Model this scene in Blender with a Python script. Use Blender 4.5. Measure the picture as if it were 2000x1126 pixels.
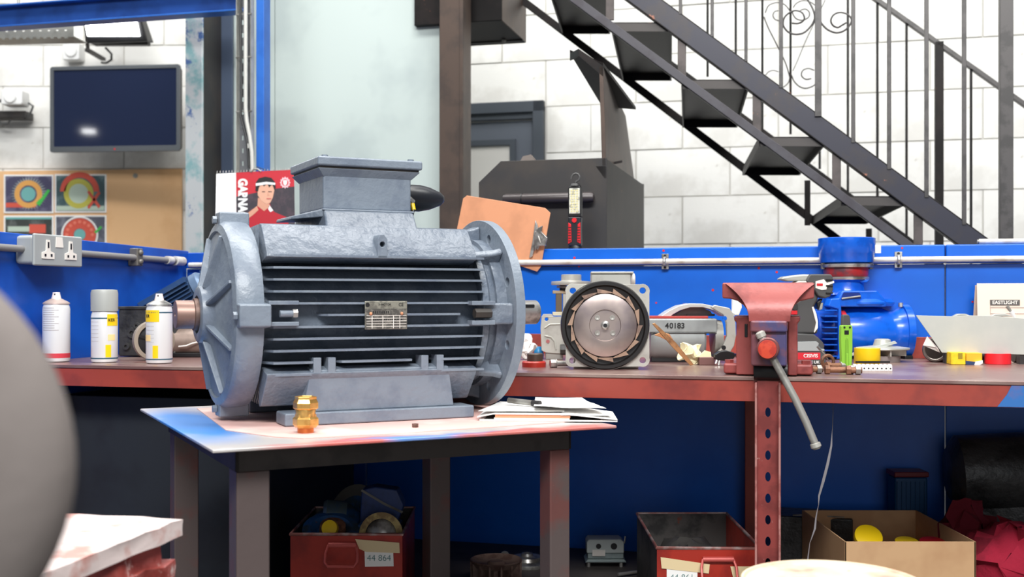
import bpy, bmesh, math, random
from mathutils import Vector, Matrix, noise
from mathutils.geometry import tessellate_polygon
random.seed(7)
PI = math.pi
for o in list(bpy.data.objects): bpy.data.objects.remove(o)
SC = bpy.context.scene
COL = SC.collection

# ------------------------------------------------------------------ camera
F, H, CZ = 2200.0, 578.0, 1.055          # focal length in px, horizon row, eye height (m)
cam = bpy.data.cameras.new('camera'); cam_o = bpy.data.objects.new('camera', cam); COL.objects.link(cam_o)
cam_o.location = (0, 0, CZ); cam_o.rotation_euler = (PI/2, 0, 0)
cam.sensor_width = 36; cam.lens = 36*F/2000; cam.shift_y = (H-563)/2000.0
cam.clip_start = .05; cam.clip_end = 60
cam.dof.use_dof = True; cam.dof.focus_distance = 2.3; cam.dof.aperture_fstop = 5.4
SC.camera = cam_o
# ------------------------------------------------------------------ light
SC.view_settings.view_transform = 'Standard'; SC.view_settings.look = 'None'
SC.view_settings.gamma = 1; SC.view_settings.use_curve_mapping = False
SC.view_settings.exposure = -0.08
W = bpy.data.worlds.new('hall'); SC.world = W; W.use_nodes = True
W.node_tree.nodes['Background'].inputs[0].default_value = (.80, .88, 1, 1)
W.node_tree.nodes['Background'].inputs[1].default_value = .14
def area(name, loc, size, power, rot=(0,0,0), col=(1,1,1), sy=None):
    l = bpy.data.lights.new(name, 'AREA'); l.energy = power; l.color = col; l.size = size
    if sy: l.shape = 'RECTANGLE'; l.size_y = sy
    o = bpy.data.objects.new(name, l); o.location = loc; o.rotation_euler = rot; COL.objects.link(o); return o
area('hall_strip_light', (-.9, 2.6, 4.6), 3.2, 150, (0, 0, 0), (1, .99, .96), .5)
area('hall_strip_light', (1.6, 1.6, 4.6), 3.2, 120, (0, 0, 0), (1, .99, .96), .5)
area('hall_strip_light', (.2, -1.2, 3.8), 3.2, 150, (math.radians(38), 0, 0), (1, .99, .96), .6)
area('hall_strip_light', (1.2, 3.95, 4.4), 3.4, 30, (math.radians(8), 0, 0), (1, .99, .97), .4)
area('hall_strip_light', (-2.6, 4.6, 4.4), 2.0, 70, (0, 0, 0), (1, 1, 1), .4)

area('low_front_fill', (.6, -4.6, 2.0), 3.6, 42, (math.radians(86), 0, 0), (.95, .98, 1), 2.4)  # added fill lamp behind the viewer, lifts the low upright fronts
area('high_front_fill', (-.3, -2.4, 4.7), 4.0, 250, (math.radians(52), 0, 0), (.98, .99, 1), 1.2)  # added fill lamp, set high so the space under the bench stays dark

# ------------------------------------------------------------------ materials
def lin(c):
    return tuple(((v/255)/12.92 if v/255 <= .04045 else ((v/255+.055)/1.055)**2.4) for v in c) + (1,)
def mat(name, c, r=.5, m=0, c2=None, s=8, lo=.48, hi=.6, b=0, bs=40, c3=None, s3=30, t3=.66, coat=0, emit=0, trans=0):
    M = bpy.data.materials.new(name); M.use_nodes = True
    nt = M.node_tree; N = nt.nodes; L = nt.links; P = N['Principled BSDF']
    P.inputs['Roughness'].default_value = r; P.inputs['Metallic'].default_value = m
    P.inputs['Base Color'].default_value = lin(c); P.inputs['Coat Weight'].default_value = coat
    if trans: P.inputs['Transmission Weight'].default_value = trans
    if emit:
        P.inputs['Emission Color'].default_value = lin(c); P.inputs['Emission Strength'].default_value = emit
    tc = N.new('ShaderNodeTexCoord')
    out = None
    def nz(sc, det=4, ro=.6):
        n = N.new('ShaderNodeTexNoise'); n.inputs['Scale'].default_value = sc; n.inputs['Detail'].default_value = det
        n.inputs['Roughness'].default_value = ro; L.new(tc.outputs['Object'], n.inputs['Vector']); return n.outputs[0]
    def mix(fac, a, bcol):
        x = N.new('ShaderNodeMix'); x.data_type = 'RGBA'; L.new(fac, x.inputs[0])
        if isinstance(a, tuple): x.inputs[6].default_value = a
        else: L.new(a, x.inputs[6])
        x.inputs[7].default_value = bcol; return x.outputs[2]
    def ramp(src, a, bb):
        q = N.new('ShaderNodeMapRange'); q.inputs[1].default_value = a; q.inputs[2].default_value = bb
        L.new(src, q.inputs[0]); return q.outputs[0]
    cur = lin(c)
    if c2: cur = mix(ramp(nz(s), lo, hi), cur, lin(c2))
    if c3: cur = mix(ramp(nz(s3, 6, .7), t3, t3+.04), cur, lin(c3))
    if c2 or c3: L.new(cur, P.inputs['Base Color'])
    if b:
        u = N.new('ShaderNodeBump'); u.inputs['Strength'].default_value = b; u.inputs['Distance'].default_value = .004
        L.new(nz(bs, 3), u.inputs['Height']); L.new(u.outputs[0], P.inputs['Normal'])
    return M
motor_m = mat('motor_paint', (122,132,144), .36, 0, (110,120,134), 14, b=.35, bs=70)
cast_m = mat('motor_cast_paint', (110,119,131), .34, 0, (94,104,118), 18, b=1.0, bs=38)
steel_m = mat('bright_steel', (196,194,190), .3, .7, (130,126,122), 20)
dull_m = mat('dull_metal', (162,160,154), .42, .4, (112,108,102), 12)
rust_m = mat('rusty_steel', (120,98,90), .5, .55, (92,66,56), 25, b=.2)
brown_steel_m = mat('brown_mill_steel', (84,70,62), .5, .4, (70,60,55), 6, c3=(150,90,60), s3=14, t3=.68)
black_steel_m = mat('black_painted_steel', (26,24,24), .46, .1, (36,31,30), 9, c3=(142,92,72), s3=9, t3=.67)
black_steel_m.node_tree.nodes['Principled BSDF'].inputs['Specular IOR Level'].default_value = .2
darkgrey_m = mat('dark_grey_paint', (48,46,46), .5, .1, (58,53,49), 5, c3=(110,60,50), s3=20, t3=.72)
redpaint_m = mat('red_oxide_paint', (160,66,54), .42, 0, (134,56,50), 7, c3=(200,150,140), s3=40, t3=.72, b=.1)
vise_m = mat('vise_red_paint', (158,78,74), .38, .1, (128,58,56), 12, c3=(84,66,92), s3=9, t3=.60, b=.15)
viseblue_m = mat('vise_blue_worn', (120,72,80), .38, .1, (78,72,112), 14, b=.15)
boxred_m = mat('tote_red_paint', (168,46,32), .4, .1, (140,36,28), 9, c3=(190,150,140), s3=28, t3=.70, b=.12)
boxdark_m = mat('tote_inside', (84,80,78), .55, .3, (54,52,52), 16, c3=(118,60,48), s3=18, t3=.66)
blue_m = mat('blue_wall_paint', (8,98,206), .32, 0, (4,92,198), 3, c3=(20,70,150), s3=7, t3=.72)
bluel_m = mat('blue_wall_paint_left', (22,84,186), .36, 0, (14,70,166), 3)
pump_m = mat('pump_blue_paint', (10,96,214), .28, 0, (6,84,196), 20, coat=.3, b=.08)
oldblue_m = mat('old_blue_paint', (40,92,150), .4, .2, (56,72,86), 18, c3=(120,86,70), s3=30, t3=.62, b=.2)
bench_m = mat('bench_top_steel', (128,98,94), .3, .25, (150,128,120), 4, c3=(110,60,56), s3=9, t3=.60)
table_m = mat('table_top_steel', (178,174,172), .34, .2, (196,190,188), 6)
leg_m = mat('table_leg_paint', (100,88,86), .42, .3, (118,76,72), 7, c3=(160,120,116), s3=30, t3=.70, b=.15)
apron_m = mat('table_apron_steel', (66,62,60), .5, .4, (52,50,48), 10)
block_m = mat('white_block_paint', (238,237,232), .6, 0, (224,222,216), 4, c3=(206,202,194), s3=10, t3=.68, b=.3, bs=30)
mortar_m = mat('mortar_paint', (206,204,198), .7)
panel_m = mat('pale_panel', (192,204,200), .42, 0, (178,190,188), 2, c3=(150,150,140), s3=12, t3=.76)
white_m = mat('white_plastic', (232,232,230), .4)
cream_m = mat('cream_label', (238,232,224), .45)
grey_m = mat('grey_plastic', (160,164,164), .42)
lgrey_m = mat('light_grey_paint', (176,176,168), .4, .2, (158,158,150), 10)
black_m = mat('black_plastic', (26,26,28), .4)
rubber_m = mat('black_rubber', (34,36,42), .35, b=.05)
dgrey_m = mat('charcoal_plastic', (74,74,74), .5)
yellow_m = mat('yellow_plastic', (246,206,20), .35)
red_m = mat('red_plastic', (206,30,40), .38)
orange_m = mat('orange_red_cap', (206,70,44), .45, 0, (180,50,36), 60)
green_m = mat('lime_green_plastic', (134,190,60), .4)
brass_m = mat('brass', (226,182,104), .3, .8, (206,154,80), 40)
copper_m = mat('copper_board', (214,150,112), .5, .1, (200,140,104), 8)
paper_m = mat('paper', (244,243,240), .7)
kraft_m = mat('cardboard', (206,166,124), .75, 0, (194,152,112), 5, c3=(170,128,92), s3=16, t3=.70)
tape_m = mat('masking_tape', (226,204,160), .6)
galv_m = mat('galvanised_sheet', (186,190,184), .45, .2, (196,198,190), 9, lo=.4, hi=.65)
silverp_m = mat('silver_motor_paint', (186,184,176), .36, .3, (170,166,158), 14)
disc_m = mat('machined_disc', (166,152,146), .34, .75, (140,128,130), 7)
wood_m = mat('plywood_board', (236,190,140), .6, 0, (226,178,128), 3)
lampwhite = mat('lamp_glass', (255,255,255), .3, emit=30)
led_m = mat('led_array', (214,214,200), .3, 0, (160,160,150), 120)
screen_m = mat('tv_screen', (30,38,62), .05)
glass_m = mat('frosted_door_glass', (166,218,222), .2, 0, (140,196,214), 2)
ink_m = mat('black_ink', (20,20,22), .6)
skin_m = mat('printed_skin', (206,150,124), .5)
door_m = mat('dark_grey_door', (92,98,108), .4)
doorf_m = mat('dark_grey_frame', (70,76,84), .4)
pipe_m = mat('conduit_galvanised', (214,212,206), .36, .2, (190,180,168), 12)
cableg_m = mat('grey_cable', (196,196,190), .45)
floor_m = mat('floor_concrete', (96,94,92), .7, 0, (80,78,76), 4)
shelf_m = mat('shelf_dark_board', (78,72,70), .6, 0, (60,56,54), 5)
cloth_m = mat('red_cloth', (160,20,50), .9, 0, (130,14,40), 10, b=.5, bs=60)
foam_m = mat('grey_upholstery', (116,108,104), .8, 0, (108,100,96), 9, b=.2)
chipped_m = mat('chipped_red_paint', (176,92,86), .5, 0, (150,64,56), 16, c3=(222,196,190), s3=14, t3=.56, b=.8, bs=24)

# ------------------------------------------------------------------ mesh builder
class Q:
    """collects geometry; x = a photo-scaled width, y = metres away, z = photo-scaled height when px0/py0/k are given"""
    def __init__(s, px0=None, py0=0, k=1.0):
        s.v = []; s.f = []; s.px0 = px0; s.py0 = py0; s.k = k; s.M = None
    def pt(s, p):
        p = Vector(p)
        if s.px0 is not None: p = Vector(((p.x-s.px0)*s.k, p.y, (s.py0-p.z)*s.k))
        return s.M @ p if s.M else p
    def add(s, vs, fs, raw=False):
        n = len(s.v)
        s.v += [(s.M @ Vector(p) if s.M else Vector(p)) if raw else s.pt(p) for p in vs]
        s.f += [tuple(i+n for i in f) for f in fs]; return s
    def box(s, x0, x1, y0, y1, z0, z1):
        vs = [(x, y, z) for z in (z0, z1) for y in (y0, y1) for x in (x0, x1)]
        return s.add(vs, [(0,1,3,2),(4,6,7,5),(0,4,5,1),(2,3,7,6),(0,2,6,4),(1,5,7,3)])
    def hexa(s, a, b):          # two quads of 4 points each
        return s.add(list(a)+list(b), [(0,1,2,3),(7,6,5,4),(0,4,5,1),(1,5,6,2),(2,6,7,3),(3,7,4,0)])
    def cyl(s, p0, p1, r0, r1=None, n=24, cap=True):   # radii in metres
        if r1 is None: r1 = r0
        a, b = s.pt(p0), s.pt(p1); MM = s.M; s.M = None
        d = (b-a).normalized(); u = d.orthogonal().normalized(); w = d.cross(u)
        vs = []
        for c, r in ((a, r0), (b, r1)):
            for i in range(n):
                t = 2*PI*i/n; vs.append(c + (u*math.cos(t) + w*math.sin(t))*r)
        fs = [(i, (i+1) % n, n+(i+1) % n, n+i) for i in range(n)]
        if cap: fs += [tuple(range(n))[::-1], tuple(range(n, 2*n))]
        s.add(vs, fs, True); s.M = MM; return s
    def lathe(s, prof, o=(0,0,0), ax=(0,0,1), n=32, sc=(1,1)):   # prof (r, h) metres
        a = s.pt(o); MM = s.M
        d = Vector(ax).normalized()
        if MM: d = (MM.to_3x3() @ d).normalized()
        s.M = None
        u = d.orthogonal().normalized() if abs(d.z) < .99 else Vector((1,0,0)); w = d.cross(u)
        vs = []; fs = []
        for r, h in prof:
            for i in range(n):
                t = 2*PI*i/n; vs.append(a + d*h + (u*math.cos(t)*sc[0] + w*math.sin(t)*sc[1])*max(r, 1e-5))
        for j in range(len(prof)-1):
            for i in range(n):
                fs.append((j*n+i, j*n+(i+1) % n, (j+1)*n+(i+1) % n, (j+1)*n+i))
        m_ = len(prof)-1
        if abs(prof[0][1]-prof[1][1]) < 1e-9 and prof[1][0] > prof[0][0] > 2e-3 and abs(prof[-1][1]-prof[-2][1]) < 1e-9 and prof[-2][0] > prof[-1][0] > 2e-3:
            for i in range(n): fs.append((m_*n+i, m_*n+(i+1) % n, (i+1) % n, i))
            s.add(vs, fs, True); s.M = MM; return s
        if prof[0][0] > 1e-4: fs.append(tuple(range(n))[::-1])
        if prof[-1][0] > 1e-4: fs.append(tuple(range((len(prof)-1)*n, len(prof)*n)))
        s.add(vs, fs, True); s.M = MM; return s
    def prism(s, poly, a0, a1, plane='xz', holes=()):
        def P3(p, a):
            return (p[0], a, p[1]) if plane == 'xz' else ((p[0], p[1], a) if plane == 'xy' else (a, p[0], p[1]))
        loops = [list(poly)] + [list(h) for h in holes]
        flat = [p for l in loops for p in l]; n = len(flat)
        if holes:
            tris = tessellate_polygon([[Vector((p[0], p[1], 0)) for p in l] for l in loops])
            fs = [tuple(t) for t in tris] + [tuple(i+n for i in t)[::-1] for t in tris]
        else:
            fs = [tuple(range(n)), tuple(range(n, 2*n))[::-1]]
        k = 0
        for l in loops:
            m = len(l)
            for i in range(m): fs.append((k+i, k+(i+1) % m, n+k+(i+1) % m, n+k+i))
            k += m
        return s.add([P3(p, a0) for p in flat] + [P3(p, a1) for p in flat], fs)
    def tube(s, pts, r, n=8, closed=False):     # r metres or list
        P = [s.pt(p) for p in pts]; MM = s.M; s.M = None
        m = len(P); R = r if isinstance(r, (list, tuple)) else [r]*m
        vs = []; u = None
        for i in range(m):
            a = P[i-1] if (i > 0 or closed) else P[i]; b = P[(i+1) % m] if (i < m-1 or closed) else P[i]
            d = (b-a).normalized()
            u = d.orthogonal().normalized() if u is None else (u - d*u.dot(d)).normalized()
            w = d.cross(u)
            for j in range(n):
                t = 2*PI*j/n; vs.append(P[i] + (u*math.cos(t)+w*math.sin(t))*R[i])
        fs = []
        for i in range(m if closed else m-1):
            for j in range(n):
                q = (i+1) % m; fs.append((i*n+j, i*n+(j+1) % n, q*n+(j+1) % n, q*n+j))
        if not closed: fs += [tuple(range(n))[::-1], tuple(range((m-1)*n, m*n))]
        s.add(vs, fs, True); s.M = MM; return s
    def ball(s, c, r, n=20, m=12, e=1.0):
        rx, ry, rz = r if isinstance(r, (tuple, list)) else (r, r, r)
        c = s.pt(c); MM = s.M; s.M = None
        vs = [c+Vector((0,0,rz))]
        f = lambda v: math.copysign(abs(v)**e, v)
        for j in range(1, m):
            p = PI*j/m
            for i in range(n):
                t = 2*PI*i/n; vs.append(c+Vector((rx*f(math.sin(p))*f(math.cos(t)), ry*f(math.sin(p))*f(math.sin(t)), rz*f(math.cos(p)))))
        vs.append(c-Vector((0,0,rz))); fs = []
        for i in range(n): fs.append((0, 1+(i), 1+(i+1) % n)); 
        for j in range(m-2):
            for i in range(n): fs.append((1+j*n+i, 1+(j+1)*n+i, 1+(j+1)*n+(i+1) % n, 1+j*n+(i+1) % n))
        l = len(vs)-1
        for i in range(n): fs.append((l, 1+(m-2)*n+(i+1) % n, 1+(m-2)*n+i))
        s.add(vs, fs, True); s.M = MM; return s
    def mesh(s, name, smooth=38):
        me = bpy.data.meshes.new(name); me.from_pydata([tuple(v) for v in s.v], [], s.f); me.validate()
        bm = bmesh.new(); bm.from_mesh(me); bmesh.ops.recalc_face_normals(bm, faces=bm.faces); bm.to_mesh(me); bm.free()
        if smooth:
            me.shade_smooth(); me.set_sharp_from_angle(angle=math.radians(smooth))
        return me
def obj(name, q, m, parent=None, bevel=0, label=None, smooth=38, seg=2):
    me = q.mesh(name, smooth) if isinstance(q, Q) else q
    if m and not me.materials: me.materials.append(m)
    o = bpy.data.objects.new(name, me); COL.objects.link(o)
    if parent: o.parent = parent
    if label: o['label'] = label
    if bevel:
        b = o.modifiers.new('bevel', 'BEVEL'); b.width = bevel; b.segments = seg; b.limit_method = 'ANGLE'; b.angle_limit = math.radians(40)
        b.harden_normals = True
    return o
def thing(name, label, cat, loc=(0,0,0), rz=0, group=None):
    o = bpy.data.objects.new(name, None); COL.objects.link(o); o.empty_display_size = .02
    o.location = loc; o.rotation_euler = (0, 0, rz); o['label'] = label; o['category'] = cat
    if group: o['group'] = group
    return o
def tag(o, label, cat, group=None):
    o['label'] = label; o['category'] = cat
    if group: o['group'] = group
    return o
def struct(name, q, m, parent=None, bevel=0):
    o = obj(name, q, m, parent, bevel)
    if not parent: o['kind'] = 'structure'
    return o
def text(txt, size, m, parent, loc, name='lettering', rz=0, rx=PI/2, ry=0, bold=0, sx=1, depth=.0003):
    cu = bpy.data.curves.new('t', 'FONT'); cu.body = txt; cu.size = size; cu.align_x = 'CENTER'; cu.align_y = 'CENTER'
    cu.extrude = depth; cu.offset = bold
    t = bpy.data.objects.new('t', cu); COL.objects.link(t)
    me = bpy.data.meshes.new_from_object(t); bpy.data.objects.remove(t)
    me.transform(Matrix.Translation(loc) @ Matrix.Rotation(rz, 4, 'Z') @ Matrix.Rotation(rx, 4, 'X') @ Matrix.Rotation(ry, 4, 'Z') @ Matrix.Diagonal((sx,1,1,1)))
    me.name = name
    return obj(name, me, m, parent)
def circ(cx, cz, r, n=24, a0=0, a1=2*PI, rz=None):
    full = abs(a1-a0-2*PI) < 1e-6
    return [(cx+r*math.cos(a0+(a1-a0)*i/(n if full else n-1)), cz+(rz or r)*math.sin(a0+(a1-a0)*i/(n if full else n-1))) for i in range(n)]
def rrect(x0, x1, z0, z1, r, n=5):
    out = []
    for cx, cz, a in ((x1-r, z1-r, 0), (x0+r, z1-r, PI/2), (x0+r, z0+r, PI), (x1-r, z0+r, 1.5*PI)):
        for i in range(n): t = a+PI/2*i/(n-1); out.append((cx+r*math.cos(t), cz+r*math.sin(t)))
    return out
# frames: the bench, wall and stairs all run along the same direction
BETA = math.atan2(-.25, .968)
B = Vector((math.cos(BETA), math.sin(BETA), 0)); NN = Vector((-math.sin(BETA), math.cos(BETA), 0))
def on(px, py, zt=.9):
    """where the ray through a photo pixel meets a horizontal surface"""
    d = F*(CZ-zt)/(py-H); return Vector(((px-1000)/F*d, d, zt)), d/F
def pl(px, py, c):
    """(along, depth, height) of a pixel on a vertical plane at depth c in the bench direction"""
    u = (px-1000)/F; d = c/(NN.y+NN.x*u); X = u*d
    return Vector((X*B.x+d*B.y, c, CZ+(H-py)/F*d))
def bw(s, n, z): return B*s + NN*n + Vector((0, 0, z))
# ================================================================== SETTING
CF, CW = 2.215, 2.985      # bench front plane, blue partition plane
SL = -1.764                 # left end (left blue wall)
struct('floor', Q().box(-6, 6, -2, 9, -.05, 0), floor_m)
def bframe(name, s0, c0, z0):
    o = bpy.data.objects.new(name, None); COL.objects.link(o); o.empty_display_size = .02
    o.location = bw(s0, c0, z0); o.rotation_euler = (0, 0, BETA); return o
def btag(o, label, cat, group=None): return tag(o, label, cat, group)
def bmatrix(q): q.M = Matrix.Rotation(BETA, 4, 'Z'); return q

# blue partition behind the bench: three sheets, a top rail, a joint seam each
wb = bframe('wall_back', 0, CW, 0); wb['kind'] = 'structure'
for i, (a, b) in enumerate(((SL, -1.2), (-1.196, pl(1845, 600, CW).x), (pl(1845, 600, CW).x+.003, 1.6))):
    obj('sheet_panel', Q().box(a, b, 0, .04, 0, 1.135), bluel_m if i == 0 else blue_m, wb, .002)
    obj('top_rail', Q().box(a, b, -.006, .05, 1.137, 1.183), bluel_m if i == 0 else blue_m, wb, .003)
for px, py in ((1122,503),(1130,520),(1420,565),(1335,594),(1482,523),(1517,531),(1281,591),(1392,566),(1900,589),(1296,489),(1762,484)):
    p = pl(px, py, CW-.006); obj('paint_speck', Q().cyl((p.x, -.0065 if p.z > 1.137 else -.0005, p.z), (p.x, 0, p.z), random.uniform(.0025, .0045), n=7), red_m, wb)
t = bframe('loose_pipe', pl(1912, 469, CW+.02).x, CW+.02, 1.1905); btag(t, 'grey pipe lying along the top of the blue partition at the far right', 'pipe')
obj('pipe', Q().cyl((0, 0, 0), (.5, 0, 0), .0068, n=14), pipe_m, t); obj('pipe_end', Q().cyl((-.004, 0, 0), (0, 0, 0), .0055, n=14), dull_m, t)
# left blue wall running towards the viewer
wl = bframe('wall_left', SL, CW, 0); wl['kind'] = 'structure'
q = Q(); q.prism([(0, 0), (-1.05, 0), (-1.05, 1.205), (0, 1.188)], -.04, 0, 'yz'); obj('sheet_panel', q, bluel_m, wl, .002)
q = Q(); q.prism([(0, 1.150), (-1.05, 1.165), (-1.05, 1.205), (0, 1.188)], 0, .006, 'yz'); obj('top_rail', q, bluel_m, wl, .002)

# painted block wall behind the stairs
WC = 5.34
bk = bframe('wall_rear', 0, WC, 0); bk['kind'] = 'structure'
obj('mortar_backing', Q().box(-3.1, 2.4, .012, .2, 0, 3.4), mortar_m, bk)
def blocks(parent, s0, s1, z0, z1, cut=None):
    me = Q().box(-.2165, .2165, 0, .1, -.1095, .1095).mesh('block', 0); me.materials.append(block_m)
    r = 0; z = z0+.1125
    while z < z1:
        s = s0 + (.22 if r % 2 else 0)
        while s < s1:
            if not (cut and cut(s, z)):
                o = bpy.data.objects.new('block', me); COL.objects.link(o); o.parent = parent
                o.location = (s, random.uniform(0, .005), z)
                if not r and s == s0:
                    pass
            s += .44
        z += .225; r += 1
z0b = 1.525-.225*4
DX = pl(1064, 197, WC).x
blocks(bk, DX+.225-.44*4, 2.2, z0b, 3.2, lambda s, z: (s < DX+.2 and z < 1.98))
r_ = 1
while z0b+.225*(r_+.5) < 1.98:      # half blocks beside the door frame
    obj('block', Q().box(DX+.0115, DX+.2255, .002, .1, z0b+.225*r_+.003, z0b+.225*(r_+1)-.003), block_m, bk, smooth=0); r_ += 2
obj('lintel', Q().box(DX-1.1, DX+.0, 0.002, .1, 1.975, 1.978), block_m, bk)
# left-hand block wall with the television
LY = 6.15
wt = bpy.data.objects.new('wall_far', None); COL.objects.link(wt); wt.location = (0, LY, 0); wt['kind'] = 'structure'
obj('mortar_backing', Q().box(-5.5, -1.0, .012, .2, 0, 3.4), mortar_m, wt)
blocks(wt, -5.2, -1.1, z0b, 3.2)

# door in the rear wall
dr = bframe('door_1', 0, WC, 0); dr['kind'] = 'structure'
a = pl(1064, 197, WC); bb = pl(1048, 225, WC); g0 = pl(995, 283, WC); s_l = a.x-1.05
q = Q(); 
q.box(a.x-.055, a.x, -.03, .05, 0, a.z); q.box(s_l, s_l+.055, -.03, .05, 0, a.z); q.box(s_l, a.x, -.03, .05, a.z-.055, a.z)
q.box(s_l+.05, a.x-.05, -.012, .05, a.z-.085, a.z-.05)
obj('door_frame', q, doorf_m, dr, .004)
z1 = a.z-.09
q = Q(); q.prism([(s_l+.06, .01), (a.x-.058, .01), (a.x-.058, z1), (s_l+.06, z1)], .01, .045, 'xz', [[(g0.x-.42, 1.1), (g0.x, 1.1), (g0.x, g0.z), (g0.x-.42, g0.z)]])
obj('door_leaf', q, door_m, dr, .002)
obj('glass_pane', Q().box(g0.x-.42, g0.x, .02, .03, 1.1, g0.z), glass_m, dr)
q = Q(); q.prism([(g0.x-.45, 1.07), (g0.x+.03, 1.07), (g0.x+.03, g0.z+.03), (g0.x-.45, g0.z+.03)], 0, .012, 'xz', [[(g0.x-.42, 1.1), (g0.x, 1.1), (g0.x, g0.z), (g0.x-.42, g0.z)]])
obj('glazing_bead', q, doorf_m, dr, .002)

# pale sheet partition and dark steel post beside it
PC = 4.15
x0 = pl(418, 300, PC).x; x1 = pl(858, 300, PC).x
pp = bframe('wall_partition', 0, PC, 0); pp['kind'] = 'structure'
obj('sheet_panel', Q().box(x0, x0+.27, 0, .03, 0, 2.9), panel_m, pp)
obj('sheet_panel', Q().box(x0+.273, x1, 0, .03, 0, 2.9), panel_m, pp)
# dark brown post
p0 = pl(858, 300, 3.95); p1 = pl(905, 300, 3.95)
t = bframe('steel_column', (p0.x+p1.x)/2, 3.95, 0); btag(t, 'tall brown steel box column between the pale panel and the grey door', 'column')
w = (p1.x-p0.x)/2
obj('post', Q().box(-w, w, 0, .1, .006, 2.8), brown_steel_m, t, .003)
obj('flange_edge', Q().box(w-.012, w+.001, -.008, 0, .006, 2.8), brown_steel_m, t, .001)
obj('base_plate', Q().box(-w-.04, w+.04, -.04, .14, 0, .012), brown_steel_m, t)
# grey I-beam column on the left with spray marks
c3 = 3.98; p0 = pl(362, 300, c3); p1 = pl(395, 300, c3); p2 = pl(418, 300, c3)
spray_m = mat('sprayed_white_steel', (214,218,220), .35, .4, (150,192,196), 7, .50, .60, c3=(92,122,176), s3=4, t3=.57)
t = bframe('steel_column', p1.x, c3, 0); btag(t, 'steel beam column with a white paint-smudged face beside the pinboard', 'column')
a_, b_ = p0.x-p1.x, p2.x-p1.x
obj('front_flange', Q().box(a_, 0, 0, .012, 0, 2.9), spray_m, t, .002)
obj('web', Q().box(-.008, 0, .012, .16, 0, 2.9), darkgrey_m, t)
obj('rear_flange', Q().box(a_, b_-.002, .15, .162, 0, 2.9), mat('navy_steel', (64,76,96), .5), t, .002)

# ------------------------------------------------------------------ bench
bn = thing('workbench', 'long red steel workbench with a worn brown top along the blue wall', 'bench', bw(0, CF, 0), BETA)
L0, L1 = SL+.004, 1.15; D = CW-CF-.008
benchtop_m = bench_m
obj('bench_top', Q().box(L0, L1, 0, D, .893, .9), benchtop_m, bn, .001)
obj('front_rail', Q().box(L0, L1, .003, .010, .852, .893), redpaint_m, bn, .001)
obj('back_rail', Q().box(L0, L1, D-.01, D, .85, .893), redpaint_m, bn)
obj('upstand', Q().box(L0, L1, D-.004, D, .9, .953), redpaint_m, bn, .001)
blueend = pl(1962, 760, CF)
obj('blue_paint_patch', Q().prism([(blueend.x-.012,.853),(L1,.853),(L1,.892),(blueend.x+.012,.892),(blueend.x+.004,.875)], .0005, .003), mat('bench_blue_patch', (50,110,180), .4, 0, (150,80,80), 9, .5, .7), bn)
obj('shelf', Q().box(L0, L1, .02, D-.01, .360, .380), shelf_m, bn)
ls = pl(1500, 800, CF).x
hole = [ [(x, z) for x, z in circ(0, 0, .0052, 12, rz=.0095)] ]
q = Q(); zs = [.833-.0412*i for i in range(20)]
holes = [[(ls+x, z+dz) for x, z in circ(0, 0, .0052, 10, rz=.0095)] for dz in zs if dz > .03 for z in (0,)]
holes = [[(ls+.0052*math.cos(t), zz+.0095*math.sin(t)) for t in [2*PI*i/10 for i in range(10)]] for zz in zs if zz > .03]
q.prism([(ls-.02, 0), (ls+.02, 0), (ls+.02, .893), (ls-.02, .893)], -.004, -.001, 'xz', holes)
legred = mat('leg_red_paint', (142,62,58), .42, .1, (118,50,48), 14, c3=(190,150,140), s3=60, t3=.66)
flange_pink = mat('leg_edge_worn', (182,128,122), .45, .1, (150,84,80), 30)
lg = obj('slotted_leg', q, legred, bn)
obj('leg_flange', Q().box(ls-.024, ls-.02, -.018, -.001, 0, .89), flange_pink, lg, .0008)
obj('leg_flange', Q().box(ls+.02, ls+.024, -.018, -.001, 0, .89), flange_pink, lg, .0008)
for s_ in (L0+.03, pl(1470, 800, CW-.08).x, L1-.05):
    obj('rear_leg', Q().box(s_-.02, s_+.025, D-.06, D-.015, 0, .893), redpaint_m, bn, .002)
for s_ in (L0+.01, L1-.04):
    obj('front_leg', Q().box(s_, s_+.035, .012, .047, 0, .893), redpaint_m, bn, .002)

# conduit on the blue partition with saddle clips
zc = CZ+.0912
t = bframe('conduit_pipe', 0, CW-.020, zc); btag(t, 'long galvanised conduit pipe clipped along the blue partition', 'pipe')
obj('pipe', Q().tube([(SL+.02, 0, 0), (1.55, 0, 0)], .0075, 12), pipe_m, t)
for px in (1300, 1754):
    s_ = pl(px, 510, CW).x
    q = Q(); q.box(s_-.009, s_+.009, .008, .0135, -.020, .020); q.tube([(s_, .010, -.010), (s_, -.008, -.007), (s_, -.010, 0), (s_, -.008, .007), (s_, .010, .010)], .0045, 8)
    cl = obj('saddle_clip', q, steel_m, t, .001)
    for dz in (.0155, -.0155): obj('screw', Q().cyl((s_, .008, dz), (s_, .0045, dz), .0035, n=10), black_m, cl)
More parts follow.
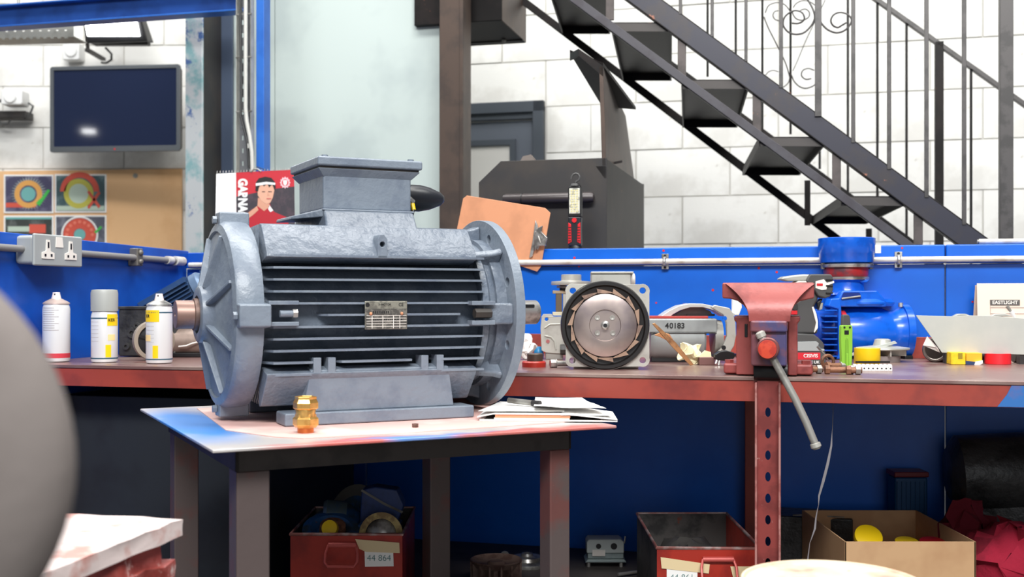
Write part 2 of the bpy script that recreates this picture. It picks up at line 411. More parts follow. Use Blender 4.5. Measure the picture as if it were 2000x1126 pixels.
# conduit on the left wall, rising slightly towards the viewer, with double socket
def lw(px, py, off=.02):   # on the left wall: returns local (x off wall, y along, z)
    u = (px-1000)/F; P0 = B*(SL+off) + NN*CW     # P0 + NN*t ; X = u*Y
    tt = (P0.x-u*P0.y)/(u*NN.y-NN.x); P = P0+NN*tt
    return Vector((off, tt, CZ+(H-py)/F*P.y))
t = bframe('conduit_pipe', SL, CW, 0); btag(t, 'dull grey conduit pipe on the left blue wall through the socket box', 'pipe')
A0, A1 = lw(357, 510), lw(-60, 478)
obj('pipe', Q().tube([A0, A1], .0085, 12), mat('conduit_dull', (136,134,134), .5, .2), t)
q = Q(); q.cyl(A0, A0+(A1-A0)*.05, .013).cyl(A0+(A1-A0)*.07, A0+(A1-A0)*.10, .0115)
obj('coupler', q, pipe_m, t)
c_ = lw(268, 502)
q = Q(); q.box(0, .03, c_.y-.014, c_.y+.014, c_.z-.024, c_.z+.024); q.ball((.03, c_.y, c_.z+.012), .008); q.ball((.03, c_.y, c_.z-.012), .008)
obj('saddle_clip', q, dull_m, t, .003)
s1 = lw(35, 488, 0); s2 = lw(112, 488, 0)
t = bframe('wall_socket', SL, CW, 0); btag(t, 'grey metal double wall socket on the left blue wall', 'socket')
t.location = bw(SL, CW+(s1.y+s2.y)/2, lw(75, 490, 0).z)
hy = abs(s2.y-s1.y)/2+.012
obj('back_box', Q().box(0, .05, -hy, hy, -.033, .033), grey_m, t, .008)
obj('face_plate', Q().box(.05, .058, -hy-.006, hy+.006, -.037, .037), grey_m, t, .004)
for yy in (-.042, .042):
    q = Q().prism([(yy+a, b) for a, b in ((-.010,-.020),(.010,-.020),(.022,-.020),(.022,-.006),(.008,-.002),(.006,.024),(-.006,.024),(-.008,-.002),(-.022,-.006),(-.022,-.020))], .058, .060, 'yz')
    so = obj('outlet', q, cream_m, t)
    q = Q(); 
    for a, b, w_, h_ in ((0, .012, .0025, .007), (-.011, -.012, .003, .003), (.011, -.012, .003, .003)): q.box(.0598, .0606, yy+a-w_, yy+a+w_, b-h_, b+h_)
    obj('pin_hole', q, black_m, so)
obj('blank_label', Q().prism([(-.014,.008),(.014,.008),(.010,.032),(-.012,.032)], .058, .0595, 'yz'), cream_m, t)

# ================================================================== TABLE
HT = CZ-.225
FL, BL, FR = on(415, 878, HT)[0], on(285, 797, HT)[0], on(1205, 830, HT)[0]
ax = (FR-FL); Wt = ax.length; ax.normalize(); TA = math.atan2(ax.y, ax.x); Dt = (BL-FL).length
tb = thing('welding_table', 'square steel table with a paint-stained top carrying the big grey motor', 'table', (FL.x, FL.y, 0), TA)
def table_top_mat():
    M = mat('table_top_painted', (180,176,174), .36, .15, (196,192,190), 6, c3=(150,120,112), s3=8, t3=.70)
    nt = M.node_tree; N = nt.nodes; L = nt.links; P = N['Principled BSDF']; src = P.inputs['Base Color'].links[0].from_socket
    tc = N.new('ShaderNodeTexCoord'); n = N.new('ShaderNodeTexNoise'); n.inputs['Scale'].default_value = 9; L.new(tc.outputs['Object'], n.inputs[0])
    ad = N.new('ShaderNodeVectorMath'); ad.operation = 'MULTIPLY_ADD'; L.new(n.outputs['Color'], ad.inputs[0]); ad.inputs[1].default_value = (.12,.12,0); L.new(tc.outputs['Object'], ad.inputs[2])
    def blob(cx, cy, rx, ry, col, prev, soft=.5):
        mp = N.new('ShaderNodeMapping'); mp.vector_type = 'POINT'; mp.inputs['Location'].default_value = (-cx/rx, -cy/ry, 0); mp.inputs['Scale'].default_value = (1/rx, 1/ry, 0)
        L.new(ad.outputs[0], mp.inputs[0]); ln = N.new('ShaderNodeVectorMath'); ln.operation = 'LENGTH'; L.new(mp.outputs[0], ln.inputs[0])
        mr = N.new('ShaderNodeMapRange'); mr.inputs[1].default_value = 1; mr.inputs[2].default_value = 1-soft; L.new(ln.outputs['Value'], mr.inputs[0])
        x = N.new('ShaderNodeMix'); x.data_type = 'RGBA'; L.new(mr.outputs[0], x.inputs[0]); L.new(prev, x.inputs[6]); x.inputs[7].default_value = lin(col); return x.outputs[2]
    s = blob(.10, .42, .13, .32, (70,140,215), src)
    s = blob(.30, .06, .20, .05, (206,110,104), s)
    s = blob(.44, .07, .20, .028, (110,150,214), s)
    s = blob(.60, .06, .22, .04, (196,110,104), s)
    L.new(s, P.inputs['Base Color']); return M
obj('table_top', Q().box(0, Wt, 0, Dt, HT-.0055, HT), table_top_mat(), tb, .002)
i_ = .052; hr = .038
q = Q(); q.box(i_-.006, Wt-.062, i_, i_+.006, HT-.0055-hr, HT-.0055); obj('front_apron', q, apron_m, tb, .001)
obj('rear_apron', Q().box(i_-.006, Wt-.062, Dt-i_-.006, Dt-i_, HT-.0055-hr, HT-.0055), apron_m, tb, .001)
obj('side_apron', Q().box(i_-.006, i_, i_, Dt-i_, HT-.0055-hr, HT-.0055), apron_m, tb, .001)
obj('side_apron', Q().box(Wt-.068, Wt-.062, i_, Dt-i_, HT-.0055-hr, HT-.0055), apron_m, tb, .001)
RX = Wt-.062
for nm_, X, Y, w_ in (('fl', i_-.004, i_+.004, .052), ('bl', i_-.004, Dt-i_-.052, .047), ('fr', RX-.040, i_+.004, .040), ('br', RX-.05, Dt-i_-.052, .048)):
    obj('leg', Q().box(X, X+w_, Y, Y+w_, 0, HT-.0055-(hr if Y < .3 else .002)), leg_m, tb, .003)
def tloc(x, y): return FL + ax*x + Vector((-ax.y, ax.x, 0))*y
# pink card sheet under the motor
t = obj('card_sheet', Q().prism([(.07,.225),(.12,.10),(.155,.062),(.30,.058),(.50,.066),(.655,.08),(.66,.60),(.10,.62)], 0, .0015, 'xy'), mat('pink_card', (222,180,172), .6, 0, (234,206,198), 5), None)
t.location = tloc(0, 0); t.location.z = HT+.0002; t.rotation_euler.z = TA
tag(t, 'thin pinkish card sheet lying under the grey motor on the table', 'sheet')

# ================================================================== MOTOR
MA = math.radians(26); ma = Vector((math.cos(MA), math.sin(MA), 0)); mt = Vector((ma.y, -ma.x, 0))
pf, _ = on(556, 833, HT+.002); base = pf - mt*.16
mo = thing('electric_motor', 'large blue-grey cast electric motor with cooling fins on the steel table', 'motor', (base.x, base.y, HT+.0022), MA)
AZ = .190      # axis height above the table; local y is away from the viewer
# stator barrel
q = Q(); q.cyl((-.035, 0, AZ), (.385, 0, AZ), .128, n=48); barrel = obj('housing', q, cast_m, mo)
q = Q(); q.M = None
# top block with slanting side faces (both sides) and bottom block
for sg in (1, -1):
    z = lambda v: AZ+sg*v
    q.prism([(-.156, z(.100)), (-.154, z(.108)), (-.112, z(.158)), (-.100, z(.160)), (-.098, z(.10)), (-.12, z(.09))], -.03, .362, 'yz')
    q.prism([(.156, z(.100)), (.154, z(.108)), (.112, z(.158)), (.100, z(.160)), (.098, z(.10)), (.12, z(.09))], -.03, .362, 'yz')
obj('corner_block', q, cast_m, mo, .002)
# horizontal cooling fins, front and back
def fin(y0, y1, zz, x0, x1):
    q = Q(); q.prism([(x0, y0), (x0+.018, y1*.985), (x0+.03, y1), (x1-.01, y1), (x1, y1*.97), (x1+.008, y0)], zz-.0019, zz+.0019, 'xy'); return q
for i in range(-5, 6):
    zz = AZ+i*.0205
    r = math.sqrt(max(.128**2-(i*.0205)**2, .002))
    x0, x1 = -.036, .378
    if i in (0,): x0, x1 = .06, .33
    for sg in (-1, 1):
        if i in (-5, -4) and sg == -1:
            for a, b in ((x0, .055), (.27, x1)) if i == -5 else ((x0, .055), (.085, .235), (.27, x1)):
                obj('cooling_fin', fin(sg*r*.95, sg*.157, zz, a, b), motor_m, mo)
        else:
            obj('cooling_fin', fin(sg*r*.95, sg*(.157 if abs(i) < 5 else .158), zz, x0, x1), motor_m, mo)
# vertical fins on top and below
for j in range(-6, 7):
    yy = j*.0152
    for sg in (1, -1):
        if abs(yy) > .094: continue
        zt = .160 + .004*(1-abs(j)/6)
        q = Q(); q.prism([(-.022, AZ+sg*.10), (-.010, AZ+sg*zt), (.352, AZ+sg*zt), (.366, AZ+sg*.10)], yy-.0018, yy+.0018, 'xz')
        obj('cooling_fin', q, motor_m, mo)
# pedestal under the terminal box, lid and box
q = Q(); q.hexa([(.083,-.150,AZ+.104),(.262,-.150,AZ+.104),(.262,.150,AZ+.104),(.083,.150,AZ+.104)], [(.090,-.090,AZ+.188),(.262,-.090,AZ+.188),(.262,.094,AZ+.188),(.090,.094,AZ+.188)])
obj('box_pedestal', q, cast_m, mo, .004)
q = Q(); q.hexa([(.040,-.05,AZ+.172),(.092,-.086,AZ+.176),(.092,.09,AZ+.176),(.040,.06,AZ+.172)], [(.042,-.05,AZ+.178),(.092,-.086,AZ+.190),(.092,.09,AZ+.190),(.042,.06,AZ+.178)]); obj('pedestal_skirt', q, cast_m, mo, .002)
q = Q(); q.box(.088, .265, -.088, .092, AZ+.187, AZ+.191); obj('gasket_rim', q, motor_m, mo, .002)
tbx = obj('terminal_box', Q().box(.092, .262, -.078, .086, AZ+.190, AZ+.262), motor_m, mo, .004)
q = Q(); q.hexa([(.092,-.078,AZ+.250),(.262,-.078,AZ+.250),(.262,.086,AZ+.250),(.092,.086,AZ+.250)], [(.080,-.088,AZ+.264),(.276,-.088,AZ+.264),(.276,.096,AZ+.264),(.080,.096,AZ+.264)])
obj('box_rim', q, motor_m, tbx, .001)
q = Q(); q.box(.078, .280, -.092, .100, AZ+.268, AZ+.285); obj('lid', q, motor_m, tbx, .004)
q = Q(); q.box(.084, .274, -.086, .094, AZ+.262, AZ+.270); obj('lid_gasket', q, darkgrey_m, tbx)
for X, Y in ((.096,-.074),(.262,-.074),(.096,.082),(.262,.082)):
    obj('lid_screw', Q().cyl((X, Y, AZ+.285), (X, Y, AZ+.289), .006, n=6), motor_m, tbx)
# cable gland with black rubber shroud and earth wire
q = Q(); q.lathe([(.022,0),(.024,.006),(.026,.02),(.026,.045),(.022,.065),(.013,.088),(.007,.095),(.003,.096)], (.264, .0, AZ+.224), (1,0,0), 28)
obj('cable_shroud', q, rubber_m, mo)
obj('gland_nut', Q().cyl((.262, 0, AZ+.224), (.268, 0, AZ+.224), .028, n=6), orange_m, mo)
obj('cable_clip', Q().tube([(.268, -.03, AZ+.218), (.276, -.034, AZ+.219), (.284, -.03, AZ+.214)], .005, 8), steel_m, mo)
q = Q().tube([(.282,-.030,AZ+.212),(.284,-.034,AZ+.200),(.280,-.036,AZ+.188),(.272,-.036,AZ+.182),(.264,-.034,AZ+.182)], .0028, 8)
ew = obj('earth_wire', q, black_m, mo)
obj('yellow_sleeve', Q().tube([(.2825,-.030,AZ+.212),(.284,-.034,AZ+.198)], .0040, 8), yellow_m, ew)
# lifting lug on the pedestal side
q = Q(); q.prism([(.168,AZ+.10),(.186,AZ+.10),(.186,AZ+.135),(.180,AZ+.142),(.172,AZ+.142),(.168,AZ+.135)], -.158, -.115, 'xz', [circ(.177, AZ+.125, .005, 10)])
obj('lifting_lug', q, motor_m, mo, .001)
# drive-end shield (left)
sh = [(.166,.0),(.168,-.012),(.168,-.038),(.163,-.046),(.150,-.050),(.148,-.046),(.06,-.062),(.052,-.070),(.050,-.080),(.046,-.082),(.034,-.082),(.034,-.070),(.001,-.070)]
q = Q(); q.lathe([(r, h+.0) for r, h in sh], (-.036, 0, AZ), (1,0,0), 64); shield = obj('end_shield', q, motor_m, mo)
for k in range(8):
    a = k*PI/4+PI/8
    q = Q(); c, s_ = math.cos(a), math.sin(a)
    w = Vector((0, -s_, c)); rr = Vector((0, c, s_)); o_ = Vector((0, 0, AZ))
    pts = []
    for th in (-1, 1):
        tk = w*.003*th
        pts.append([o_+Vector((-.090,0,0))+rr*.05+tk, o_+Vector((-.112,0,0))+rr*.052+tk, o_+Vector((-.090,0,0))+rr*.150+tk, o_+Vector((-.078,0,0))+rr*.150+tk])
    q.hexa(pts[0], pts[1]); obj('shield_rib', q, motor_m, shield, .0015)
def lug(ang, parent, x0, x1, r0, r1, w_):
    q = Q(); q.M = Matrix.Translation((0, 0, AZ)) @ Matrix.Rotation(ang, 4, 'X')
    q.prism([(-w_, r0), (w_, r0), (w_*.82, r1), (-w_*.82, r1)], x0, x1, 'yz')
    return obj('lug', q, motor_m, parent, .003)
for ang in (0, PI/2, PI, -PI/2):
    g = lug(ang, mo, -.082, -.028, .140, .184, .023)
    q = Q(); q.M = Matrix.Translation((0, 0, AZ)) @ Matrix.Rotation(ang, 4, 'X')
    q.cyl((-.083, 0, .170), (-.090, 0, .170), .007, n=6); obj('bolt', q, motor_m, g)
for zz in (.022, -.014): 
    q = Q(); q.box(-.03, .022, -.172, -.150, AZ+zz-.004, AZ+zz+.003); obj('guard_ear', q, motor_m, mo, .001)
obj('bolt', Q().cyl((-.01, -.166, AZ+.003), (.012, -.166, AZ+.003), .006, n=10), motor_m, mo)
obj('bolt_head', Q().cyl((.012, -.166, AZ+.003), (.020, -.166, AZ+.003), .008, n=6), steel_m, mo)
for zz in (.020, -.016):
    q = Q(); q.box(.345, .392, -.172, -.150, AZ+zz-.004, AZ+zz+.004); obj('guard_ear', q, motor_m, mo, .001)
obj('bolt', Q().cyl((.352, -.166, AZ+.001), (.385, -.166, AZ+.001), .0095, n=6), darkgrey_m, mo)
# bearing cover and left shaft
q = Q(); q.lathe([(.0295,0),(.0290,-.016),(.0255,-.017)], (-.118+.01, 0, AZ), (1,0,0), 32); obj('bearing_collar', q, rust_m, mo)
q = Q(); q.lathe([(.0255,.02),(.0255,-.044),(.0245,-.0455),(.004,-.0455),(.003,-.040)], (-.110, 0, AZ), (1,0,0), 32); obj('shaft_stub', q, mat('brown_shaft', (140,112,102), .42, .5, (116,92,86), 25), mo)
# flange end
q = Q(); q.lathe([(.150,0),(.150,.012),(.140,.02),(.134,.055),(.120,.075)], (.378, 0, AZ), (1,0,0), 56); fl = obj('flange_shield', q, cast_m, mo)
outer = circ(0, AZ, .184, 72)
hs = [circ(.155*math.cos(PI/8+k*PI/4), AZ+.155*math.sin(PI/8+k*PI/4), .009, 14) for k in range(8)]
q = Q(); q.prism(outer, .430, .449, 'yz', hs); obj('mounting_flange', q, motor_m, mo, .002)
q = Q(); q.lathe([(.146,0),(.146,.022),(.13,.022),(.13,0)], (.409, 0, AZ), (1,0,0), 56); obj('flange_boss', q, cast_m, mo)
q = Q(); q.lathe([(.13,0),(.13,.006),(.001,.006)], (.449, 0, AZ), (1,0,0), 48); obj('spigot', q, motor_m, mo)
for ang in (0, PI/2, PI, -PI/2, PI*.25, -PI*.25, PI*.75, -PI*.75):
    q = Q(); q.M = Matrix.Translation((0, 0, AZ)) @ Matrix.Rotation(ang, 4, 'X')
    wd = .020 if abs(math.sin(2*ang)) < .1 else .008
    q.prism([(.372, .125), (.431, .125), (.431, .172), (.415, .166), (.372, .160)], -wd, wd, 'xz')
    obj('flange_gusset', q, cast_m, fl, .005)
q = Q(); q.lathe([(.0245,0),(.0245,.108),(.023,.110),(.001,.110)], (.455, 0, AZ), (1,0,0), 32); sf = obj('drive_shaft', q, steel_m, mo)
q = Q(); q.box(.48, .550, -.0245, -.0195, AZ+.0095, AZ+.0165); obj('keyway', q, black_m, sf, .002)
# feet
for sg in (-1, 1):
    q = Q(); q.hexa([(.034, sg*.150, .022), (.318, sg*.150, .022), (.318, sg*.09, .022), (.034, sg*.09, .022)], [(.048, sg*.152, AZ-.096), (.307, sg*.152, AZ-.096), (.307, sg*.128, AZ-.090), (.048, sg*.128, AZ-.090)])
    ft = obj('foot', q, motor_m, mo, .002)
    q = Q(); q.box(0, .354, min(sg*.10, sg*.162), max(sg*.10, sg*.162), 0, .022); obj('foot_pad', q, motor_m, ft, .003)
    for X in (.052, .078, .252, .282):
        obj('rib', Q().box(X, X+.014, min(sg*.125, sg*.155), max(sg*.125, sg*.155), AZ-.105, AZ-.074), motor_m, ft, .001)
# name plate
q = Q(); q.box(.1434, .2228, -.1600, -.1585, AZ-.026, AZ+.024); pmt = obj('name_plate', q, mat('etched_plate', (176,174,160), .35, .6, (140,138,128), 90), mo, .001)
y_ = -.1603
q = Q(); q.box(.1440, .2222, y_-.0001, y_+.0003, AZ-.0252, AZ+.0105); obj('etched_field', q, mat('plate_field', (92,90,86), .45, .4, (130,128,120), 140), pmt)
q = Q()
for i in range(5): q.box(.146, .221, y_-.0004, y_, AZ-.002-.0048*i, AZ-.0012-.0048*i)
for X in (.156, .176, .196, .208): q.box(X, X+.001, y_-.0004, y_, AZ-.0245, AZ-.001)
obj('plate_grid', q, cream_m, pmt)
q = Q(); q.cyl((.148, y_, AZ+.0175), (.148, y_-.0004, AZ+.0175), .004, n=16)
for i in range(9): q.box(.158+.0035*i, .160+.0035*i, y_-.0004, y_, AZ+.002, AZ+.0065)
for i in range(16): q.box(.158+.0035*i, .1598+.0035*i, y_-.0003, y_, AZ-.0105, AZ-.0075)
obj('plate_marks', q, ink_m, pmt)
text('CE', .008, ink_m, pmt, (.211, y_, AZ+.0175)); text('3~MOTOR', .005, ink_m, pmt, (.180, y_, AZ+.0180))
for X in (.154, .212): obj('rivet', Q().ball((X, y_-.001, AZ+.002), .003, 10, 6), copper_m, pmt)

# things on the table
t_, k = on(597, 844, HT+.0017)
t = thing('brass_fitting', 'brass compression fitting standing upright in front of the motor foot', 'pipe fitting', t_)
obj('lower_nut', Q().lathe([(.017,.0),(.0195,.003),(.0215,.005),(.0215,.015),(.019,.018)], (0,0,.008), n=6), brass_m, t, .0008, smooth=20)
obj('pipe_end', Q().lathe([(.0115,0),(.0135,.0),(.0135,.012),(.0115,.012)], n=28), mat('copper_tube', (200,120,70), .3, 1), t)
obj('body', Q().lathe([(.0165,.020),(.016,.028),(.017,.034),(.0165,.036)], (0,0,.004), n=32), brass_m, t)
obj('hex_body', Q().lathe([(.016,.016),(.0175,.020),(.0175,.026),(.0145,.028)], (0,0,.004), n=6), brass_m, t)
obj('upper_nut', Q().lathe([(.016,.0),(.021,.003),(.021,.012),(.018,.018),(.0185,.022),(.015,.0225),(.0145,.021),(.0145,.01)], (0,0,.037), n=6), brass_m, t, .0008, smooth=20)
obj('liner_ring', Q().lathe([(.0125,.058),(.0140,.0585),(.0140,.052),(.0125,.052)], n=28), brass_m, t)
t_, k = on(811, 834, HT+.0017)
t = obj('steel_nut', Q().lathe([(.0022,0),(.0055,.0),(.0055,.0065),(.0022,.0065)], n=6), rust_m); t.location = t_; tag(t, 'tiny rusty nut on the table edge in front of the motor foot', 'nut')
# notebook with loose papers and pen
nbp = FL + ax*(Wt-.195); nb_yaw = TA - math.radians(20)
P1, _ = on(932, 823, HT); P2, _ = on(1206, 826, HT); v = P2-P1; nyaw = math.atan2(v.y, v.x); nl = v.length
t = thing('notebook', 'open clipboard folder with pink page edges beside the motor flange', 'notebook', (P1.x, P1.y, HT+.0022), nyaw)
obj('bottom_cover', Q().prism([(.004,.0),(nl,.0),(nl-.01,.16),(.0,.16)], 0, .002, 'xy'), paper_m, t)
obj('page_block', Q().box(.03, nl*.66, .004, .15, .0022, .0052), cream_m, t)
obj('page_edges', Q().box(.032, nl*.66+.001, .0035, .151, .0052, .0110), copper_m, t)
obj('top_cover', Q().hexa([(0,0,.0055),(.03,.002,.0112),(.03,.15,.0112),(0,.15,.0055)], [(0,0,.007),(.03,.002,.0125),(.03,.15,.0125),(0,.15,.007)]), paper_m, t)
obj('top_cover', Q().hexa([(.03,.001,.0112),(nl*.66,.001,.0112),(nl*.64,.16,.0115),(.03,.15,.0115)], [(.03,.001,.0125),(nl*.66,.001,.0125),(nl*.64,.16,.0125),(.03,.15,.0125)]), paper_m, t)
obj('top_cover', Q().hexa([(nl*.66,.001,.0112),(nl,.0,.0030),(nl-.01,.14,.0030),(nl*.66,.15,.0112)], [(nl*.66,.001,.0125),(nl,.0,.0042),(nl-.01,.14,.0042),(nl*.66,.15,.0125)]), paper_m, t)
obj('dark_inside', Q().box(.012, nl-.03, .008, .14, .0020, .0030), ink_m, t)
def sheet(poly, z0, amp, seed):
    q = Q(); n = 8
    a, b, c, d = [Vector(p) for p in poly]
    vs = []
    for s in (0, 1):
        for i in range(n+1):
            for j in range(n+1):
                u, w = i/n, j/n; p = (a*(1-u)+b*u)*(1-w)+(d*(1-u)+c*u)*w
                vs.append((p.x, p.y, p.z+z0+amp*(noise.noise(Vector((p.x*14, p.y*14, seed)))*.5+.5)+s*.0006))
    fs = []
    m = (n+1)**2
    for i in range(n):
        for j in range(n):
            k_ = i*(n+1)+j; fs.append((k_, k_+1, k_+n+2, k_+n+1)); fs.append(tuple(m+x for x in (k_+n+1, k_+n+2, k_+1, k_)))
    return q.add(vs, fs)
def place(o, src): o.location = src.location; o.rotation_euler = src.rotation_euler
sh1 = obj('paper_sheet', sheet([(.0,.01,0),(nl*.62,.02,0),(nl*.60,.20,0),(.02,.19,0)], .0135, .004, 1), paper_m); place(sh1, t); tag(sh1, 'white paper sheet lying open on the folder beneath the pen', 'paper')
sh2 = obj('paper_sheet', sheet([(nl*.40,.015,.006),(nl*.92,.02,.004),(nl*.72,.20,.006),(nl*.36,.19,.008)], .013, .008, 4), paper_m); place(sh2, t); tag(sh2, 'crumpled white paper sheet at the right end of the open folder', 'paper')
sh3 = obj('paper_sheet', sheet([(nl*.60,.00,.000),(nl*.97,.015,-.002),(nl*.88,.10,.0),(nl*.6,.10,.006)], .009, .004, 9), paper_m); place(sh3, t); tag(sh3, 'folded paper sheet sticking out under the crumpled one', 'paper')
pen = thing('marker_pen', 'grey marker pen lying on the papers behind the folder edge', 'pen', (0,0,0)); place(pen, t)
obj('barrel', Q().cyl((nl*.18,.115,.026), (nl*.37,.085,.024), .0052, n=14), dull_m, pen)
obj('cap', Q().cyl((nl*.37,.085,.024), (nl*.43,.076,.0235), .0058, n=14), darkgrey_m, pen)
# ================================================================== STAIRCASE
CN, CFR = 3.58, 4.45
st = thing('staircase', 'black steel open staircase with pan treads and scrolled railings', 'stairs', bw(0, CN, 0), BETA)
def sp(px, py, c):
    p = pl(px, py, c); return Vector((p.x, c-CN, p.z))
def bar(name, a, b, w, t, m, parent, bev=.0015, up=None):
    """flat bar between two points in the stair frame; w = height across, t = thickness in depth"""
    a, b = Vector(a), Vector(b); d = (b-a).normalized(); n = Vector((0,1,0)); v = d.cross(n).normalized() if abs(d.y) < .9 else Vector((0,0,1))
    q = Q(); pts = []
    for P in (a, b): pts.append([P+v*w/2+n*t/2, P+v*w/2-n*t/2, P-v*w/2-n*t/2, P-v*w/2+n*t/2])
    q.hexa(pts[0], pts[1]); return obj(name, q, m, parent, bev)
def ext(a, b, e0, e1): d = (b-a); return a-d*e0, b+d*e1
# near upper channel, near lower angle, far members
a, b = ext(sp(1252, -5, CN), sp(1895, 468, CN), .55, .18)
ch = bar('channel_stringer', a, b, .062, .006, mat('stringer_paint', (42,42,54), .38, .1, (50,46,50), 9, c3=(176,112,84), s3=9, t3=.635), st)
up = Vector((b.z-a.z, 0, -(b.x-a.x))).normalized()*-1
v = (b-a).normalized().cross(Vector((0,1,0))).normalized()
for sg in (.031, -.031):
    bar('channel_lip', a+v*sg+Vector((0,.018,0)), b+v*sg+Vector((0,.018,0)), .005, .042, black_steel_m, ch)
a, b = ext(sp(1118, -5, CN), sp(1762, 470, CN), .55, .15)
lo = bar('lower_stringer', a, b, .026, .006, mat('lower_stringer_paint', (66,64,70), .4, .1, (58,54,60), 12, c3=(160,110,86), s3=12, t3=.655), st)
bar('angle_lip', a+Vector((0,.016,0))-v*.012, b+Vector((0,.016,0))-v*.012, .004, .03, black_steel_m, lo)
a, b = ext(sp(1013, -5, CFR), sp(1640, 470, CFR), .45, .15)
bar('far_stringer', a, b, .030, .006, black_steel_m, st)
a2, b2 = ext(sp(1587, 337, CFR), sp(1773, 475, CFR), 1.6, .1)
bar('far_channel', a2, b2, .045, .006, black_steel_m, st)
# pan treads: near edge and far edge as seen
TR = [((1062,1185,-62),(1098,1192,66)), ((1193,1312,42),(1216,1312,157)), ((1330,1462,154),(1333,1440,248)), ((1482,1610,266),(1450,1562,341)), ((1643,1766,382),(1586,1692,436))]
for (nx0, nx1, ny), (fx0, fx1, fy) in TR:
    A, B_, C_, D_ = sp(nx0, ny, CN), sp(nx1, ny, CN), sp(fx1, fy-14, CFR), sp(fx0, fy-14, CFR)
    A.y = B_.y = .01; dz = Vector((0,0,-.004))
    q = Q(); q.hexa([A, B_, C_, D_], [A+dz, B_+dz, C_+dz, D_+dz]); tr = obj('tread', q, black_steel_m, st)
    q = Q(); w = Vector((0,0,-.030)); g = Vector((0,.006,0))
    q.hexa([A, B_, B_+w, A+w], [A+g, B_+g, B_+w+g, A+w+g]); obj('nosing', q, mat('tread_edge', (70,66,64), .45, .3) if 'tread_edge' not in bpy.data.materials else bpy.data.materials['tread_edge'], tr, .001)
    q = Q(); q.hexa([D_, C_, C_+w, D_+w], [D_-g, C_-g, C_+w-g, D_+w-g]); obj('rear_edge', q, black_steel_m, tr)
    q = Q(); q.hexa([A, D_, D_+w, A+w], [A+Vector((.005,0,0)), D_+Vector((.005,0,0)), D_+w+Vector((.005,0,0)), A+w+Vector((.005,0,0))]); obj('side_edge', q, black_steel_m, tr)
    q = Q(); q.hexa([B_, C_, C_+w, B_+w], [B_-Vector((.005,0,0)), C_-Vector((.005,0,0)), C_+w-Vector((.005,0,0)), B_+w-Vector((.005,0,0))]); obj('side_edge', q, black_steel_m, tr)
rustpost_m = mat('riser_post_paint', (84,76,74), .45, .2, (66,60,58), 9, c3=(196,128,94), s3=8, t3=.60)
for x, y0, y1 in ((1190, -60, 38), (1331, 58, 152), (1478, 176, 262), (1634, 292, 380), (1794, 402, 478)):
    p, r = sp(x, y0, CN), sp(x, y1, CN); p.y = r.y = .012; r.x = p.x
    bar('riser_post', p, r, .026, .012, rustpost_m, st)
for x, y0, y1 in ((1577, 352, 440), (1697, 446, 480)):
    p, r = sp(x, y0, CFR), sp(x, y1, CFR); r.x = p.x; bar('riser_post', p, r, .022, .012, black_steel_m, st)
iron = mat('railing_iron', (76,73,72), .42, .2, (60,58,57), 20)
def vbar(name, px, ytop, ybot, c, w):
    p, r = sp(px, ybot, c), sp(px, ytop, c); r.x = p.x
    return bar(name, p, r, w, w, iron if c == CN else black_steel_m, st, .001)
for px, yb, w in ((1329, 22, .010), (1391, 66, .010), (1457, 114, .010), (1525.5, 166, .012), (1598, 222, .020), (1666.5, 273, .012), (1736.5, 325, .012), (1809.5, 380, .012), (1883, 433, .012)):
    yb_top = -330+max(0, (px-1525)*.72) if px > 1525 else -360
    vbar('baluster', px, yb_top, yb+6, CN, w)
vbar('newel_post', 1964.5, -40, 640, CN, .036)
for px, yt, yb in ((1278, -300, 30), (1382, -235, 150), (1437, -200, 190), (1489, -160, 258), (1544, -122, 262), (1601, -82, 330), (1656, -40, 375), (1713.5, 3, 400), (1770.5, 44, 468), (1896.5, 133, 560)):
    vbar('baluster', px, yt, yb, CFR, .009)
vbar('newel_post', 1834, 82, 620, CFR, .030)
a, b = sp(1712, 0, CFR), sp(2000, 204, CFR); a, b = ext(a, b, 2.0, .25)
bar('handrail', a, b, .016, .03, iron, st)
a, b = sp(1525, -360, CN), sp(2000, -20, CN); a, b = ext(a, b, .8, .1); bar('handrail', a, b, .018, .034, iron, st)
def curve_px(name, pts, c, r=.0028, yoff=0.0):
    # Catmull-Rom through points given on the stair plane
    P = [Vector(sp(x, y, c)) + Vector((0, yoff, 0)) for x, y in pts]; out = []
    E = [P[0]*2-P[1]] + P + [P[-1]*2-P[-2]]
    for i in range(1, len(E)-2):
        for k in range(6):
            t = k/6; p0, p1, p2, p3 = E[i-1:i+3]
            out.append(.5*((2*p1)+(-p0+p2)*t+(2*p0-5*p1+4*p2-p3)*t*t+(-p0+3*p1-3*p2+p3)*t**3))
    out.append(P[-1]); return obj(name, Q().tube(out, r, 6), iron, st)
Z = lambda l: [(1470+x/5.927, y/5.927) for x, y in l]
curve_px('scroll', Z([(455,268),(520,272),(575,250),(600,205),(570,145),(500,122),(430,145),(370,200),(352,280),(385,345),(440,385),(510,398),(590,380),(660,320),(705,250),(718,180),(690,90),(640,0),(600,-80)]), CN)
curve_px('scroll', Z([(1085,262),(1030,295),(985,318),(930,295),(905,240),(930,180),(985,148),(1050,148),(1110,175),(1145,225),(1125,290),(1060,355),(970,380),(880,350),(820,300),(780,245)]), CN)
curve_px('scroll', Z([(310,242),(260,225),(235,180),(255,135),(300,122)]), CFR, .0022)
curve_px('scroll', Z([(145,150),(180,70),(240,38),(300,30),(365,50),(410,95),(440,140)]), CFR, .0025)
curve_px('scroll', Z([(130,195),(180,320),(250,460),(320,600),(380,730),(415,840),(430,900)]), CFR, .0025)
curve_px('scroll', Z([(455,130),(480,190),(520,225),(590,232),(650,195),(655,140),(610,105),(550,120)]), CFR, .0025)
